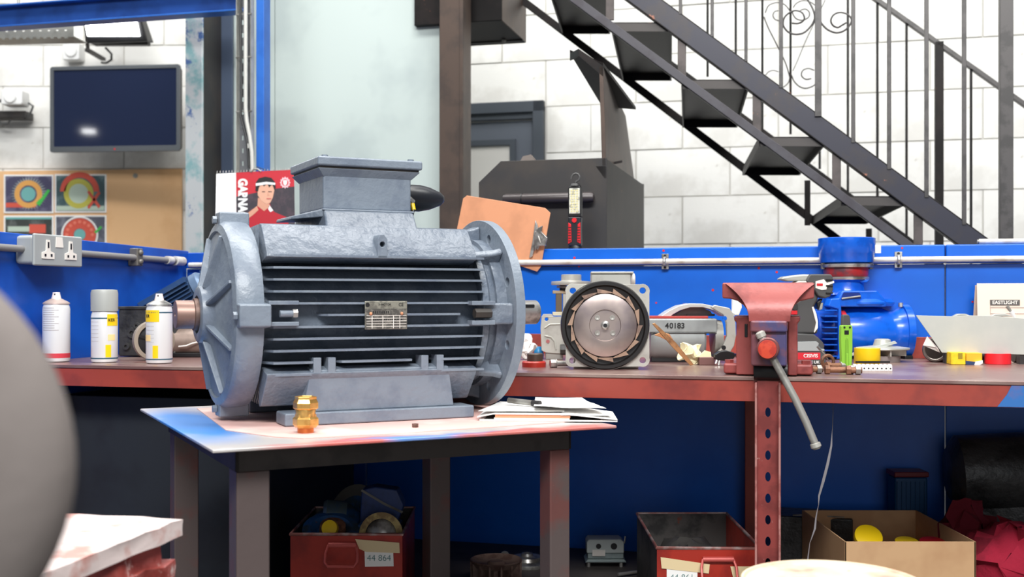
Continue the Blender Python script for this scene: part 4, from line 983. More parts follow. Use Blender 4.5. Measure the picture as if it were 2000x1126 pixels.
# small blue finned motor lying tilted behind
loc, k = on(330, 692)
t = thing('small_motor', 'small dark blue finned motor lying at an angle behind the cans', 'motor', loc+Vector((.0,.10,0)), 0)
T = Matrix.Translation((-.09, .02, .095)) @ Matrix.Rotation(-math.radians(30), 4, 'Y')
def mq(): q = Q(); q.M = T; return q
bg = mat('blue_grey_motor', (40,72,116), .38, .2, (60,84,116), 14)
obj('housing', mq().cyl((0,0,0), (.15,0,0), .036, n=28), bg, t)
obj('base_rest', Q().box(-.10, .08, .0, .05, 0, .085), rough_black, t)
for i in range(-3, 4): obj('cooling_fin', mq().box(0, .145, -.046, -.028, i*.0105-.001, i*.0105+.001), bg, t)
for j in range(-3, 4): obj('cooling_fin', mq().box(0, .145, j*.0105-.001, j*.0105+.001, .028, .047), bg, t)
obj('end_cap', mq().lathe([(.040,0),(.046,.004),(.046,.024),(.036,.036),(.012,.04)], (.148,0,0), (1,0,0), 28), mat('steel_blue_cap', (96,118,146), .4, .3), t)
obj('gear_head', mq().box(.185, .27, -.034, .034, -.036, .034), mat('dark_teal_head', (30,62,96), .4, .1), t, .006)
for i in range(5): obj('head_rib', mq().box(.192+i*.015, .196+i*.015, -.037, .037, -.038, .038), mat('teal_rib', (36,74,110), .4) if 'teal_rib' not in bpy.data.materials else bpy.data.materials['teal_rib'], t)
obj('fitting', mq().tube([(.165,-.05,-.010),(.180,-.052,-.03),(.19,-.052,-.045)], .006, 8), silverp_m, t)
obj('fitting', mq().tube([(.20,-.045,-.04),(.23,-.055,-.035),(.25,-.055,-.025)], .008, 8), silverp_m, t)
# brown motor can with tag and wire
loc, k = on(372, 698)
t = thing('motor_can', 'brown round motor can with a thin wire, half hidden by the big motor', 'motor', loc, 0)
obj('can', Q().lathe([(.030,0),(.034,.003),(.034,.09),(.028,.095)], (-.055,.04,.038), (1,0,0), 30), mat('brown_can', (136,118,108), .5, .3, (112,98,90), 12), t)
obj('cradle', Q().box(-.05, .035, .01, .07, 0, .012), black_m, t, .003)
obj('wire', Q().tube([(-.03,.0,.028),(-.01,-.004,.030),(.005,-.004,.036),(.02,-.002,.040),(.035,.0,.042)], .0018, 6), cream_m, t)
loc, k = on(347, 697)
t = thing('card_tag', 'small white card tag propped between the can and the brown motor can', 'tag', loc, 0)
q = Q(347, 697, k); q.prism([(333,662),(353,662),(356,666),(343,697),(333,697)], -.001, .0); obj('card', q, paper_m, t)
q = Q(347, 697, k); q.cyl((336,-.0016,684), (336,-.001,684), .010, n=18); obj('printed_mark', q, mat('mark_green', (150,190,170), .5), t)

# ---------- right side, nearest the motor flange
loc, k = on(1035, 716)
t = thing('red_ring_cap', 'red ring with a dark steel cap standing on it beside the motor shaft', 'cap', on(1043, 716)[0], 0)
obj('ring', Q().lathe([(.020,0),(.026,0),(.0265,.010),(.024,.013),(.018,.013)], n=36), mat('cap_red', (190,54,40), .35), t)
obj('lower_plate', Q().lathe([(.001,0),(.024,0),(.024,.003),(.001,.003)], n=30), dull_m, t)
obj('steel_cap', Q().lathe([(.017,0),(.0175,.016),(.016,.018),(.001,.018)], (.002,0,.012), n=30), mat('cap_brown', (96,82,72), .4, .4), t)
loc, k = on(1028, 704)
def crumple(nm, cx, w, d, h, m, seed, ex=1.0):
    q = Q(); n, mm = 18, 12; q.ball((0,0,h/2), (w/2, d/2, h/2), n, mm)
    q.v = [v + Vector((noise.noise(v*60+Vector((seed,0,0))), noise.noise(v*60+Vector((0,seed,0))), noise.noise(v*60+Vector((0,0,seed)))))*min(w, h)*.35*ex for v in q.v]
    mn = min(v.z for v in q.v); q.v = [Vector((v.x, v.y, v.z-mn)) for v in q.v]
    return q
o = obj('tissue_paper', crumple('t', 0, .048, .04, .058, paper_m, 3), paper_m, None, smooth=20); o.location = on(1026, 702)[0]; tag(o, 'crumpled white tissue between the motor flange and the grey gear unit', 'tissue')
o = obj('bottle_top', Q().lathe([(.012,0),(.013,.01),(.010,.025),(.006,.03)], n=20), mat('cap_blue', (30,120,170), .4)); o.location = on(1052, 700)[0]; tag(o, 'small blue bottle top peeking out behind the crumpled tissue', 'cap')
# grey gear unit with toothed clutch disc
loc, k = on(1185, 722)
t = thing('gear_motor', 'silver motor seen end on, with a toothed clutch disc and square flange', 'motor', loc, math.radians(-3))
q = lambda: Q(1185, 722, k)
fy = .018
cx, cz = 1182, 635
pts = []
outl = []
for (lx, lz, a0) in ((1255,566,-PI*.0),(1118,567,0),(1117,704,0),(1257,703,0)): pass
def lugplate():
    P = []
    for ax_, az_, st_ in ((1256,568,-110),(1256,703,-20),(1118,704,70),(1118,567,160)):
        for i in range(7):
            a = math.radians(st_+i*(130/6)); P.append((ax_+14*math.cos(a), az_+14*math.sin(a)))
    return P
holes_ = [circ(X, Z_, 6.3, 14) for X, Z_ in ((1256,567),(1256,704),(1118,705),(1119,567))]
obj('square_flange', q().prism(lugplate(), fy, fy+.012, 'xz', holes_), silverp_m, t, .001)
obj('housing', q().lathe([(.076,0),(.076,.15),(.066,.17)], (cx, fy+.012, cz), (0,1,0), 44), silverp_m, t)
rk = k
ringm = mat('outer_ring_black', (38,36,36), .35, .3)
obj('outer_ring', q().lathe([(86*k,.022),(87*k,.0),(85*k,-.004),(79*k,-.004),(76*k,.001),(58*k,.003)], (cx, fy-.006, cz), (0,1,0), 64), ringm, t)
obj('rim_edge', q().lathe([(86.5*k,0),(88*k,.0),(88*k,.008),(86.5*k,.008)], (cx, fy-.004, cz), (0,1,0), 64), dull_m, t)
obj('disc', q().lathe([(61.5*k,.014),(61.5*k,.001),(60*k,0),(31*k,0),(30.5*k,.002),(30*k,.004),(.001,.004)], (cx, fy-.018, cz), (0,1,0), 64), disc_m, t)
toothm = mat('tooth_bronze', (176,146,126), .38, .6, (140,116,104), 30)
for i in range(14):
    a = i*2*PI/14
    P = []
    for da, rr in ((0,64),(0,73.5),(.08,71),(.25,68),(.40,66.5),(.46,65.5),(.40,64)): P.append((cx+rr*math.cos(a+da), cz+rr*math.sin(a+da)))
    obj('ratchet_tooth', q().prism(P, fy-.014, fy-.004), toothm, t)
for sx_, sz_ in ((-15,-15),(14,-15),(-15,15),(15,15)):
    b_ = obj('screw_boss', q().lathe([(5.2*k,0),(5*k,-.002),(3*k,-.002),(.001,-.001)], (cx+sx_, fy-.014, cz+sz_), (0,1,0), 16), dull_m, t)
obj('hub_nut', q().lathe([(3.6*k,-.010),(6.5*k,-.009),(7*k,0),(9*k,.002)], (cx, fy-.016, cz), (0,1,0), 20), steel_m, t)
obj('hub_bore', q().cyl((cx, fy-.0262, cz), (cx, fy-.02, cz), 3.8*k, n=16), black_m, t)
obj('terminal_box', q().prism([(1155,560),(1235,560),(1235,532),(1155,532)], .05, .13), silverp_m, t, .003)
obj('box_lid', q().prism([(1155,533),(1240,533),(1240,529),(1155,529)], .046, .135), silverp_m, t, .001)
obj('box_end', q().lathe([(13*k,0),(13*k,.010),(9*k,.012)], (1234,.09,545), (1,0,0), 20), cream_m, t)
obj('support_foot', q().box(1120, 1250, .05, .12, 698, 722), silverp_m, t, .003)
# valve block to the left of it
loc, k = on(1090, 702)
t = thing('valve_assembly', 'silver valve block with a stem and round top flange left of the clutch disc', 'valve', loc, 0)
q = lambda: Q(1090, 702, k)
obj('cover_plate', q().prism([(1058,684),(1056,640),(1058,618),(1062,613),(1078,613),(1080,618),(1108,618),(1108,684),(1098,690),(1066,688)], .0, .03, 'xz', [circ(1067.5, 623, 3.6, 14)]), silverp_m, t, .002)
obj('plate_ridge', q().tube([(1064,-.001,640),(1074,-.001,633),(1106,-.001,632)], .0018, 6), lgrey_m, t)
obj('plate_ridge', q().tube([(1064,-.001,655),(1076,-.001,658),(1083,-.001,666),(1086,-.001,682)], .0022, 6), lgrey_m, t)
obj('red_plug', q().cyl((1070,-.002,666), (1070,.004,666), .0045, n=14), mat('dull_red_plug', (160,90,90), .5), t)
obj('dark_nut', q().lathe([(.012,0),(.013,.004),(.013,.02),(.011,.024)], (1094,-.004,682), (1,0,0), 8), darkgrey_m, t)
obj('bracket_plate', q().box(1080, 1106, .01, .04, 567, 573), mat('bracket_bronze', (170,150,124), .45, .5), t, .001)
obj('bracket_post', q().box(1086, 1098, .012, .03, 573, 612), mat('bracket_dark', (110,96,80), .45, .5), t, .001)
obj('bracket_post', q().box(1100, 1106, .012, .035, 573, 612), silverp_m, t, .001)
obj('bracket_foot', q().box(1080, 1110, .008, .04, 609, 616), mat('bracket_cream', (206,196,170), .45, .2), t, .001)
obj('stem', q().cyl((1100,.025,568), (1100,.025,554), .008, n=14), black_m, t)
obj('top_flange', q().lathe([(.001,0),(39*k,0),(40*k,.003),(39*k,.009),(22*k,.010),(20*k,.011),(20*k,.025),(17*k,.026),(17*k,.012),(.001,.012)], (1117,.03,556), n=44), silverp_m, t)
obj('flange_gasket', q().lathe([(34*k,0),(34*k,.006),(30*k,.006)], (1122,.03,562), n=30), dull_m, t)
obj('mount_foot', q().box(1066, 1100, .005, .03, 684, 702), dull_m, t, .002)
loc, k = on(1090, 717)
t = thing('hex_bolt', 'shiny hexagon bolt lying at the foot of the silver square flange', 'bolt', loc, math.radians(14))
obj('head', Q().cyl((-.018,0,.0085), (-.006,0,.0085), .0095, n=6), steel_m, t, .0006)
obj('shank', Q().cyl((-.006,0,.0085), (.026,0,.0085), .0058, n=14), steel_m, t)
obj('washer', Q().cyl((-.006,0,.0085), (-.004,0,.0085), .0105, n=18), steel_m, t)
# grey cast housing marked 40183
loc, k = on(1345, 708)
t = thing('cast_housing', 'grey cast pump housing with the hand-written number 40183', 'pump housing', loc, 0)
q = lambda: Q(1345, 708, k)
hous = mat('housing_grey', (154,158,158), .42, .2, (134,138,138), 7, c3=(186,186,180), s3=12, t3=.66)
rr = 44*k
obj('barrel', q().lathe([(rr*.9,0),(rr,.01),(rr,.125),(rr*.9,.13)], (1272,.055,661), (1,0,0), 36), hous, t)
obj('top_flat', q().box(1262, 1402, .003, .06, 622, 650), hous, t, .004)
obj('red_rim', q().box(1262, 1385, .012, .08, 617, 622), mat('rim_red', (170,56,50), .45), t, .001)
obj('parting_line', q().box(1270, 1400, .0020, .004, 649.5, 651), darkgrey_m, t)
for i, (ch, x) in enumerate(zip('40183', (1303, 1311.5, 1319, 1326.5, 1334))):
    text(ch, 15*k, ink_m, t, ((x-1345)*k, .0022, (708-636)*k), bold=.0004)
o_ = [(1424,601),(1431,612),(1436,630),(1437,655),(1433,675),(1424,690),(1404,695),(1398,690),(1412,676),(1419,655),(1418,630),(1412,614),(1398,606),(1388,600),(1395,595)]
obj('flange_ring', q().prism(o_, -.006, .010), silverp_m, t, .002)
for X, Z_, m_ in ((1414.5,621,blue_m),(1412.5,678,black_m)): obj('bolt_hole', q().cyl((X,-.0075,Z_), (X,-.004,Z_), .0050, n=16), m_, t)
obj('bore', q().lathe([(36*k,0),(34*k,.02),(.001,.02)], (1398,.045,660), (1,0,0), 30), dull_m, t)
obj('arch_guard', q().prism([(1294,618),(1310,607),(1330,597),(1352,592.5),(1378,593),(1400,598),(1424,606),(1440,612),(1440,618),(1418,618),(1400,606),(1378,600),(1352,600),(1332,606),(1318,614),(1312,619)], .03, .10), mat('guard_silver', (200,200,196), .35, .3), t, .001)
obj('guard_rib', q().prism([(1318,618),(1352,600),(1380,600),(1398,608),(1404,618)], .07, .09), hous, t, .001)
obj('white_bracket', q().prism([(1440,583),(1456,583),(1458,600),(1452,616),(1440,616)], .05, .07), cream_m, t, .002)
obj('dark_vent', q().box(1345, 1400, .025, .03, 613, 617), black_m, t)
obj('cradle', q().box(1275, 1400, .03, .10, 694, 708), black_m, t, .002)
# copper strip, crumpled yellow paper, plug, wood offcut
loc, k = on(1352, 714)
t = thing('copper_strip', 'bent copper-coloured metal strip leaning against the grey pump housing', 'metal strip', loc, 0)
q = lambda: Q(1352, 714, k)
obj('strip', q().prism([(1274,632),(1279,630),(1320,668),(1356,712),(1349,714),(1312,676)], .002, .006), mat('strip_copper', (190,140,96), .35, .7, (120,84,64), 22), t, .001)
obj('side_lug', q().prism([(1278,654),(1292,648),(1308,652),(1316,664),(1306,666),(1290,658)], .004, .010), mat('lug_copper', (214,150,104), .35, .6), t, .001)
pal = mat('pale_yellow_paper', (240,232,190), .7)
o = obj('crumpled_paper', crumple('p', 0, .047, .034, .042, pal, 8, 1.3), pal, None, smooth=15); o.location = on(1353, 713)[0]+Vector((.0,.022,0)); tag(o, 'crumpled pale yellow paper in front of the grey pump housing', 'paper')
loc, k = on(1381, 713)
t = thing('wood_offcut', 'small brown offcut with a torn yellow scrap on top, left of the plug', 'offcut', loc, 0)
obj('block', Q(1381,713,k).box(1366, 1396, 0, .03, 697, 713), mat('offcut_brown', (120,84,80), .6), t, .002)
obj('scrap', Q(1381,713,k).prism([(1360,697),(1372,690),(1378,684),(1389,687),(1390,697)], .004, .012), pal, t)
loc, k = on(1416, 714)
t = thing('power_plug', 'black mains plug lying pins down beside the vise', 'plug', loc, 0)
q = lambda: Q(1416, 714, k)
obj('body', q().prism([(1396,698),(1397,692),(1406,686),(1420,684),(1434,688),(1436,696),(1430,704),(1412,704),(1400,703)], 0, .025), black_m, t, .002)
for a, b in (((1402,700),(1398,710)), ((1406,703),(1404,713))): obj('pin', q().tube([(a[0],.004,a[1]),(b[0],.002,b[1])], .0026, 6), steel_m, t)
obj('cord', q().tube([(1432,.012,692),(1442,.03,694),(1450,.05,700),(1458,.08,712)], .0032, 8), black_m, t)

# ================================================================== VISE
loc = bw(pl(1500, 727, CF+.045).x, CF+.045, .9)
t = thing('bench_vise', 'large red bench vise with a bluish worn slide, bolted to the bench edge', 'vise', loc, BETA)
k = 2.2/F
q = lambda: Q(1500, 729, k)
obj('base_plate', q().box(1414, 1585, .0, .16, 706, 727), vise_m, t, .005)
for X in (1424, 1572): obj('base_bolt', q().cyl((X,.02,706), (X,.02,700), .009, n=6), vise_m, t)
obj('body', q().prism([(1440,727),(1440,624),(1436,622),(1436,613),(1474,613),(1474,727)], -.02, .12), vise_m, t, .004)
obj('body', q().prism([(1538,727),(1538,613),(1561,613),(1561,622),(1556,626),(1556,727)], -.02, .12), vise_m, t, .004)
obj('body_floor', q().box(1470, 1540, .02, .12, 690, 727), vise_m, t)
obj('pocket', q().box(1456, 1462, -.0215, -.019, 628, 654), black_m, t, .001)
# fixed jaw
def jaw(y0, y1, e=0):
    P = [(1415-e,548),(1587+e,548),(1587+e,578),(1576,580)]
    P += [(1538+38*math.cos(a), 618-38*math.sin(a)+0) for a in [PI/2*(1-i/6) for i in range(7)]][::-1] if False else [(1560,584),(1550,592),(1543,603),(1539,616),(1538,640)]
    P += [(1470,640),(1469,616),(1464,603),(1456,592),(1444,583),(1430,579),(1415-e,578)]
    return q().prism(P, y0, y1)
obj('fixed_jaw', jaw(.045, .10), vise_m, t, .003)
obj('jaw_plate', q().box(1416, 1586, .036, .045, 550, 568), dull_m, t)
jf = obj('moving_jaw', jaw(-.05, .034), vise_m, t, .003)
P0 = []; 
# flared front: narrows in a curve from the jaw down to the slide
prof = []
for i in range(13):
    u = i/12; z = 550+u*72; w_ = 38+46*(max(0, 1-u))**2.2; y = -.052-.030*math.sin(min(1, u*1.2)*PI/2)
    prof.append((z, w_, y))
qq = q()
vs = []; fs = []
for z, w_, y in prof: vs += [(1505-w_, y, z), (1505+w_, y, z), (1505+w_, y+.028, z), (1505-w_, y+.028, z)]
for i in range(12):
    b0, b1 = i*4, i*4+4
    for j in range(4): fs.append((b0+j, b0+(j+1) % 4, b1+(j+1) % 4, b1+j))
fs += [(0,1,2,3), (48,49,50,51)]
qq.add(vs, fs); obj('jaw_front', qq, vise_m, jf, .001, smooth=50)
obj('slide', q().box(1471, 1537, -.082, .10, 618, 706), viseblue_m, t, .004)
obj('slide_rib', q().prism([(-.083,618),(-.092,624),(-.092,634),(-.083,642)], 0, 0, 'yz') if False else q().box(1470, 1538, -.090, -.080, 620, 642), viseblue_m, t, .004)
obj('slide_shadow_roll', q().lathe([(.001,0),(.017,.001),(.018,.004),(.018,.060),(.017,.064),(.001,.064)], (1474,-.045,717), (1,0,0), 20), black_m, t)  # black roll stands in for the shadow below the slide
obj('screw_head', q().lathe([(.021,.030),(.021,.0),(.019,-.002)], (1503,-.105,672), (0,1,0), 28), mat('screw_boss', (120,70,70), .4, .2), t)
obj('screw_cap', q().lathe([(.0175,.004),(.0168,-.002),(.001,-.003)], (1502,-.109,673), (0,1,0), 28), orange_m, t)
hb = obj('handle', q().tube([(1491,-.090,650),(1506,-.092,680),(1530,-.094,724),(1552,-.095,765),(1572,-.096,808),(1588,-.096,848)], .0072, 14), dull_m, t)
obj('handle_end', q().lathe([(.0078,0),(.0098,.001),(.0100,.008),(.006,.012)], (1587.5,-.096,846), (.33,0,-.94), 16), silverp_m, hb)
obj('handle_end', q().lathe([(.0074,0),(.0092,.001),(.0092,.010),(.005,.013)], (1492,-.090,652), (-.42,0,.9), 16), silverp_m, hb)

# ================================================================== CORDLESS DRILL
loc, k = on(1588, 712)
t = thing('cordless_drill', 'grey and white cordless drill standing on its battery behind the vise', 'drill', loc, math.radians(0))
q = lambda: Q(1588, 712, k)
obj('battery', q().prism([(1545,712),(1611,712),(1614,706),(1613,688),(1608,682),(1545,682)], .0, .06), dgrey_m, t, .004)
obj('brand_panel', q().box(1548, 1602, -.001, .001, 688, 701.5), mat('drill_red_label', (206,36,50), .4), t)
text('CISIVIS', 9.5*k, white_m, t, ((1583-1588)*k, -.0014, (712-694.5)*k), bold=.0002)
text('CE UK', 8*k, white_m, t, ((1589-1588)*k, -.0008, (712-707)*k), bold=.0002)
obj('battery_top', q().prism([(1545,683),(1609,683),(1611,675),(1608,668),(1600,660),(1590,652),(1545,650)], .0, .055), dgrey_m, t, .004)
obj('silver_trim', q().prism([(1546,682),(1546,667),(1594,666),(1599,670),(1597,680),(1610,681),(1610,685),(1546,685)], -.002, .004), grey_m, t, .001)
obj('handle', q().prism([(1552,652),(1600,652),(1600,640),(1598,618),(1592,600),(1602,580),(1590,566),(1552,592)], .008, .045), dgrey_m, t, .006)
obj('grip_pad', q().prism([(1587,600),(1590,598),(1596,612),(1599,628),(1599,640),(1592,650),(1591,648),(1595,630)], .005, .009), cream_m, t, .001)
obj('motor_shell', q().prism([(1540,590),(1548,586),(1560,582),(1582,574),(1592,566),(1605,560),(1600,548),(1560,548),(1540,560)], .0, .05), lgrey_m, t, .004)
obj('motor_shell_top', q().prism([(1524,545),(1532,540),(1552,537),(1572,535),(1598,536),(1596,548),(1540,549)], .006, .044), lgrey_m, t, .005)
obj('collar', q().prism([(1574,549),(1578,540),(1582,535),(1622,535),(1626,539),(1627,566),(1622,578),(1612,582),(1598,578),(1590,566)], -.003, .052), dgrey_m, t, .004)
for zz in (546, 558, 572): obj('collar_ridge', q().box(1612, 1626, -.006, -.003, zz-2, zz+1.5), black_m, t, .001)
obj('collar_trim', q().prism([(1592,549),(1608,545),(1614,552),(1628,548),(1628,552),(1615,557),(1613,565),(1604,566),(1592,562)], -.0045, -.003), cream_m, t)
obj('red_selector', q().box(1594, 1606, -.006, -.004, 553, 558), red_m, t, .001)
obj('trigger', q().prism([(1606,592),(1612,590),(1610,604),(1603,606)], .015, .035), lgrey_m, t, .002)
obj('trigger_guard', q().prism([(1598,590),(1610,582),(1606,592),(1600,604)], .01, .04), black_m, t, .002)
obj('belt_hook', q().prism([(1540,590),(1556,586),(1558,604),(1552,606),(1540,600)], -.004, .004), darkgrey_m, t, .001)
obj('red_switch', q().box(1540, 1557, -.003, .004, 606, 614), red_m, t, .001)
# ================================================================== BLUE PUMP
loc, k = on(1690, 703); k = (loc.y+.07)/F; loc.x = 690*k
t = thing('blue_pump', 'bright blue centrifugal pump with a tall collar on top, behind the vise', 'pump', loc, 0)
q = lambda: Q(1690, 701, k)
P = [(1777,703),(1777,690),(1758,690),(1758,703)]
L_ = lambda pr: [(r*k, (703-z)*k) for r, z in pr]
col = obj('collar', q().lathe(L_([(34,517),(50,513),(53,497),(54.5,495),(54.5,466),(52,465),(49,465),(48,490),(1,492)]), (1658,.09,703), n=44), pump_m, t)
obj('collar_sticker', q().box(1702, 1713, .034+.006, .045, 480, 496), cream_m, col); obj('red_speck', q().cyl((1679,.036,475),(1679,.045,475), .0035, n=10), red_m, col)
for z0_, z1_, r_ in ((523,516,50),(547,541,42)): obj('steel_ring', q().lathe(L_([(1,z0_),(r_-1,z0_),(r_,z0_-2),(r_,z1_+1),(r_-2,z1_),(1,z1_)]), (1659,.09,703), n=44), steel_m, t)
for X in (1612, 1706): obj('ring_bolt', q().cyl((X,.09,526),(X,.09,514), .006, n=6), steel_m, t)
obj('red_gasket', q().lathe(L_([(40,541),(42,538),(43,526),(42,523)]), (1657,.09,703), n=40), mat('gasket_red', (170,40,44), .35, 0, (90,60,70), 14), t)
obj('neck', q().lathe(L_([(38,576),(34,570),(33,552),(38,547)]), (1658,.09,703), n=36), pump_m, t)
obj('neck_lug', q().prism([(1672,547),(1694,547),(1688,553),(1676,553)], .05, .08), pump_m, t, .002)
hd = obj('upper_shell', q().prism([(1626,585),(1636,568),(1704,568),(1722,589),(1722,600),(1626,600)], .03, .17), pump_m, t, .005)
obj('shell_pocket', q().prism([(1633,585),(1638,572),(1668,572),(1671,576),(1672,584)], .0285, .032), mat('pocket_navy', (6,40,120), .4), hd)
obj('pocket_rod', q().tube([(1634,.026,584),(1670,.026,579)], .002, 6), dull_m, hd)
obj('volute_rim', q().lathe([(.001,0),(58*k,.002),(62*k,.008),(62*k,.012),(56*k,.020),(.001,.020)], (1690,.10,600), n=44), pump_m, t)
obj('volute', q().lathe([(r*k, h*k) for r, h in ((40,0),(47,5),(51,25),(53,50),(52,75),(48,92),(43,104),(42,112),(45,122),(50,131))], (1634,.095,650), (1,0,0), 48), pump_m, t)
obj('discharge_flange', q().lathe([(r*k, h*k) for r, h in ((30,0),(54,0),(54,13),(40,14),(1,14))], (1765,.095,649), (1,0,0), 44), pump_m, t)
obj('flange_bolt', q().cyl((1762,.08,600),(1762,.08,592), .006, n=6), steel_m, t)
obj('motor_body', q().lathe([(r*k, h*k) for r, h in ((30,0),(38,2),(38,34),(44,37),(46,42),(46,46),(40,46))], (1594,.095,646), (1,0,0), 36), mat('pump_motor_blue', (8,70,170), .35), t)
for i in range(9): obj('cooling_fin', q().box(1600, 1624, .02, .06, 605+i*11, 607.3+i*11), pump_m, t)
obj('motor_shroud', q().prism([(1606,598),(1612,584),(1630,583),(1632,600),(1634,680),(1630,700),(1622,700),(1626,690),(1626,604)], .02, .06), pump_m, t, .003)
obj('red_seal_ring', q().lathe([(r*k, h*k) for r, h in ((40,0),(44,2),(44,10),(40,12))], (1634,.060,650), (1,0,0), 40), mat('seal_red', (200,44,54), .35, 0, (160,30,40), 40), t)
obj('foot', q().box(1610, 1632, .05, .14, 690, 703), mat('foot_navy', (10,40,90), .4), t, .003); obj('foot', q().box(1762, 1778, .05, .14, 694, 703), black_m, t, .002)
# impeller lying in front of the pump
loc, k = on(1730, 707)
t = thing('pump_impeller', 'grey metal impeller lying flat in front of the blue pump', 'impeller', loc+Vector((0,.035,0)), 0)
q = lambda: Q(1730, 707, k)
obj('base_ring', q().lathe(L_([(1,703)])+[(34*k,0),(34*k,.014),(20*k,.016)], (1734,0,707), n=36) if False else Q().lathe([(.001,0),(33*k,0),(34*k,.014),(.001,.016)], (.004,0,0), n=36), mat('impeller_base', (150,140,138), .45, .3), t)
for i in range(6):
    a = i*PI/3+.3; qx = Q(); qx.M = Matrix.Translation((.004,0,.014)) @ Matrix.Rotation(a, 4, 'Z'); qx.hexa([(.014,-.003,0),(.052,.012,0),(.052,.015,0),(.014,.001,0)], [(.014,-.003,.014),(.052,.012,.014),(.052,.015,.014),(.014,.001,.014)]); obj('vane', qx, silverp_m, t)
obj('top_shroud', Q().lathe([(.014,.0),(.060,.0),(.062,.002),(.061,.005),(.022,.010),(.018,.024),(.012,.026),(.012,.0)], (.004,0,.028), n=44), lgrey_m, t)
obj('blade_strip', q().prism([(1655,693),(1750,666),(1754,670),(1700,686),(1656,697)], -.03, -.02), galv_m, t)
# lime green tool
loc, k = on(1655, 722)
t = thing('cable_knife', 'lime green and black folding tool standing upright before the blue pump', 'tool', loc, math.radians(5))
q = lambda: Q(1655, 722, k)
obj('handle', q().prism([(1643,722),(1644,700),(1642,660),(1643,636),(1646,634),(1664,634),(1666,640),(1666,680),(1664,722)], 0, .014), green_m, t, .002)
obj('black_cap', q().prism([(1645,636),(1646,618),(1648,614),(1658,614),(1661,618),(1663,636)], .001, .013), dgrey_m, t, .002)
obj('window', q().box(1649, 1658, -.001, .002, 644.5, 653), black_m, t, .001)
for X in (1649, 1660): obj('rivet', q().cyl((X,-.001,639),(X,.001,639), .0022, n=10), black_m, t)
obj('centre_rib', q().prism([(1650,722),(1651,664),(1654,658),(1657,664),(1658,722)], -.002, .001), mat('green_dark', (116,168,50), .4), t, .001)
obj('centre_rib', q().prism([(1652,718),(1652,690),(1656,690),(1656,718)], -.0035, -.001), green_m, t, .001)
# yellow tape roll, terminal strip
loc, k = on(1699, 711)
t = thing('tape_roll', 'yellow tape roll standing behind the white terminal strip', 'tape', loc, 0)
obj('roll', Q(1699,711,k).lathe([(16*k,0),(24.5*k,0),(25*k,.001),(25*k,31*k),(16*k,31*k)], (1699,.02,711), n=40), yellow_m, t)
obj('core', Q(1699,711,k).lathe([(15*k,.001),(16*k,.001),(16*k,30*k),(15*k,30*k)], (1699,.02,711), n=30), paper_m, t)
obj('black_strip', Q(1699,711,k).box(1668, 1735, -.012, -.010, 704, 708), black_m, t)
loc, k = on(1706, 724)
t = thing('terminal_strip', 'white screw terminal strip lying at the front of the bench', 'terminal strip', loc, BETA*.4)
for i in range(9):
    x = 1672+i*8.3
    b_ = obj('terminal', Q(1706,724,k).prism([(x-3.4,724),(x-3.4,714),(x-2.4,711),(x+2.4,711),(x+3.4,714),(x+3.4,724)], 0, .014), white_m, t, .0006)
    obj('terminal_hole', Q(1706,724,k).cyl((x,-.0004,719),(x,.001,719), .0018, n=8), darkgrey_m, b_)
obj('strip_base', Q(1706,724,k).box(1670, 1741, .002, .012, 718, 724), white_m, t)
# rusty bolts
rb = mat('rusty_bolt', (142,100,76), .55, .4, (104,72,56), 60, b=.4)
for px, py, ln, a, lab in ((1592,729,.030,4,'rusty bolt lying nearest the vise foot'), (1640,730,.058,-4,'long rusty bolt lying in front of the green tool'), (1632,722,.045,16,'rusty bolt lying behind the long one'), (1668,731,.03,-8,'short rusty bolt at the right end of the rusty bolts')):
    loc, k = on(px, py); t = thing('rusty_bolt', lab, 'bolt', loc, math.radians(a), 'rusty bolts in front of the drill and the green tool')
    obj('head', Q().cyl((-ln/2,0,.0085), (-ln/2+.009,0,.0085), .0098, n=6), rb, t, .0006)
    obj('shank', Q().cyl((-ln/2+.009,0,.0085), (ln/2,0,.0085), .0062, n=14), rb, t)
    obj('nut', Q().cyl((ln/2-.012,0,.0085), (ln/2-.003,0,.0085), .0092, n=6), dull_m, t)
loc, k = on(1622, 722)
t = thing('rusty_ring', 'rusty iron ring standing against the blue pump motor', 'ring', loc+Vector((0,.02,0)), .2)
obj('ring', Q().tube([(.013*math.cos(a), 0, .0165+.013*math.sin(a)) for a in [i*PI/10 for i in range(20)]], .0036, 8, True), rb, t)
t = thing('steel_wire', 'bright bent wire sticking up beside the cordless drill', 'wire', loc+Vector((0,.03,0)), 0)
obj('wire', Q(1622,722,k).tube([(1606,.0,679),(1616,.0,690),(1628,.0,708),(1636,0,722)], .0014, 6), steel_m, t); obj('tip', Q(1622,722,k).tube([(1604,.0,677),(1610,.0,684)], .0028, 8), steel_m, t)

# ---------- right end: pipe, sheet, boxes, folder
loc, k = on(1826, 707)
t = thing('steel_pipe', 'short thick steel pipe lying with its open end to the viewer', 'pipe', loc, math.radians(-28))
R_ = 24*k
obj('tube', Q().lathe([(R_*.74,.15),(R_*.74,0),(R_*.78,-.001),(R_*.92,-.001),(R_,.002),(R_,.15)], (0,0,R_), (0,1,0), 40), mat('pipe_steel', (140,132,126), .35, .8), t)
obj('inner_step', Q().lathe([(R_*.74,.0),(R_*.62,.012),(R_*.62,.15)], (0,0,R_), (0,1,0), 36), mat('pipe_inside', (60,54,50), .5, .5), t)
loc, k = on(1920, 712); k = k*1.0
t = thing('metal_sheet', 'large pale galvanised sheet with a slanted end standing on the small boxes', 'sheet', loc+Vector((0,.03,0)), BETA*.6)
q = Q(1920, 712, k)
q.prism([(1803,616),(1870,618),(1900,616),(1950,617),(2080,628),(2080,694),(1853,690)], 0, .003); obj('sheet', q, galv_m, t, .0005)
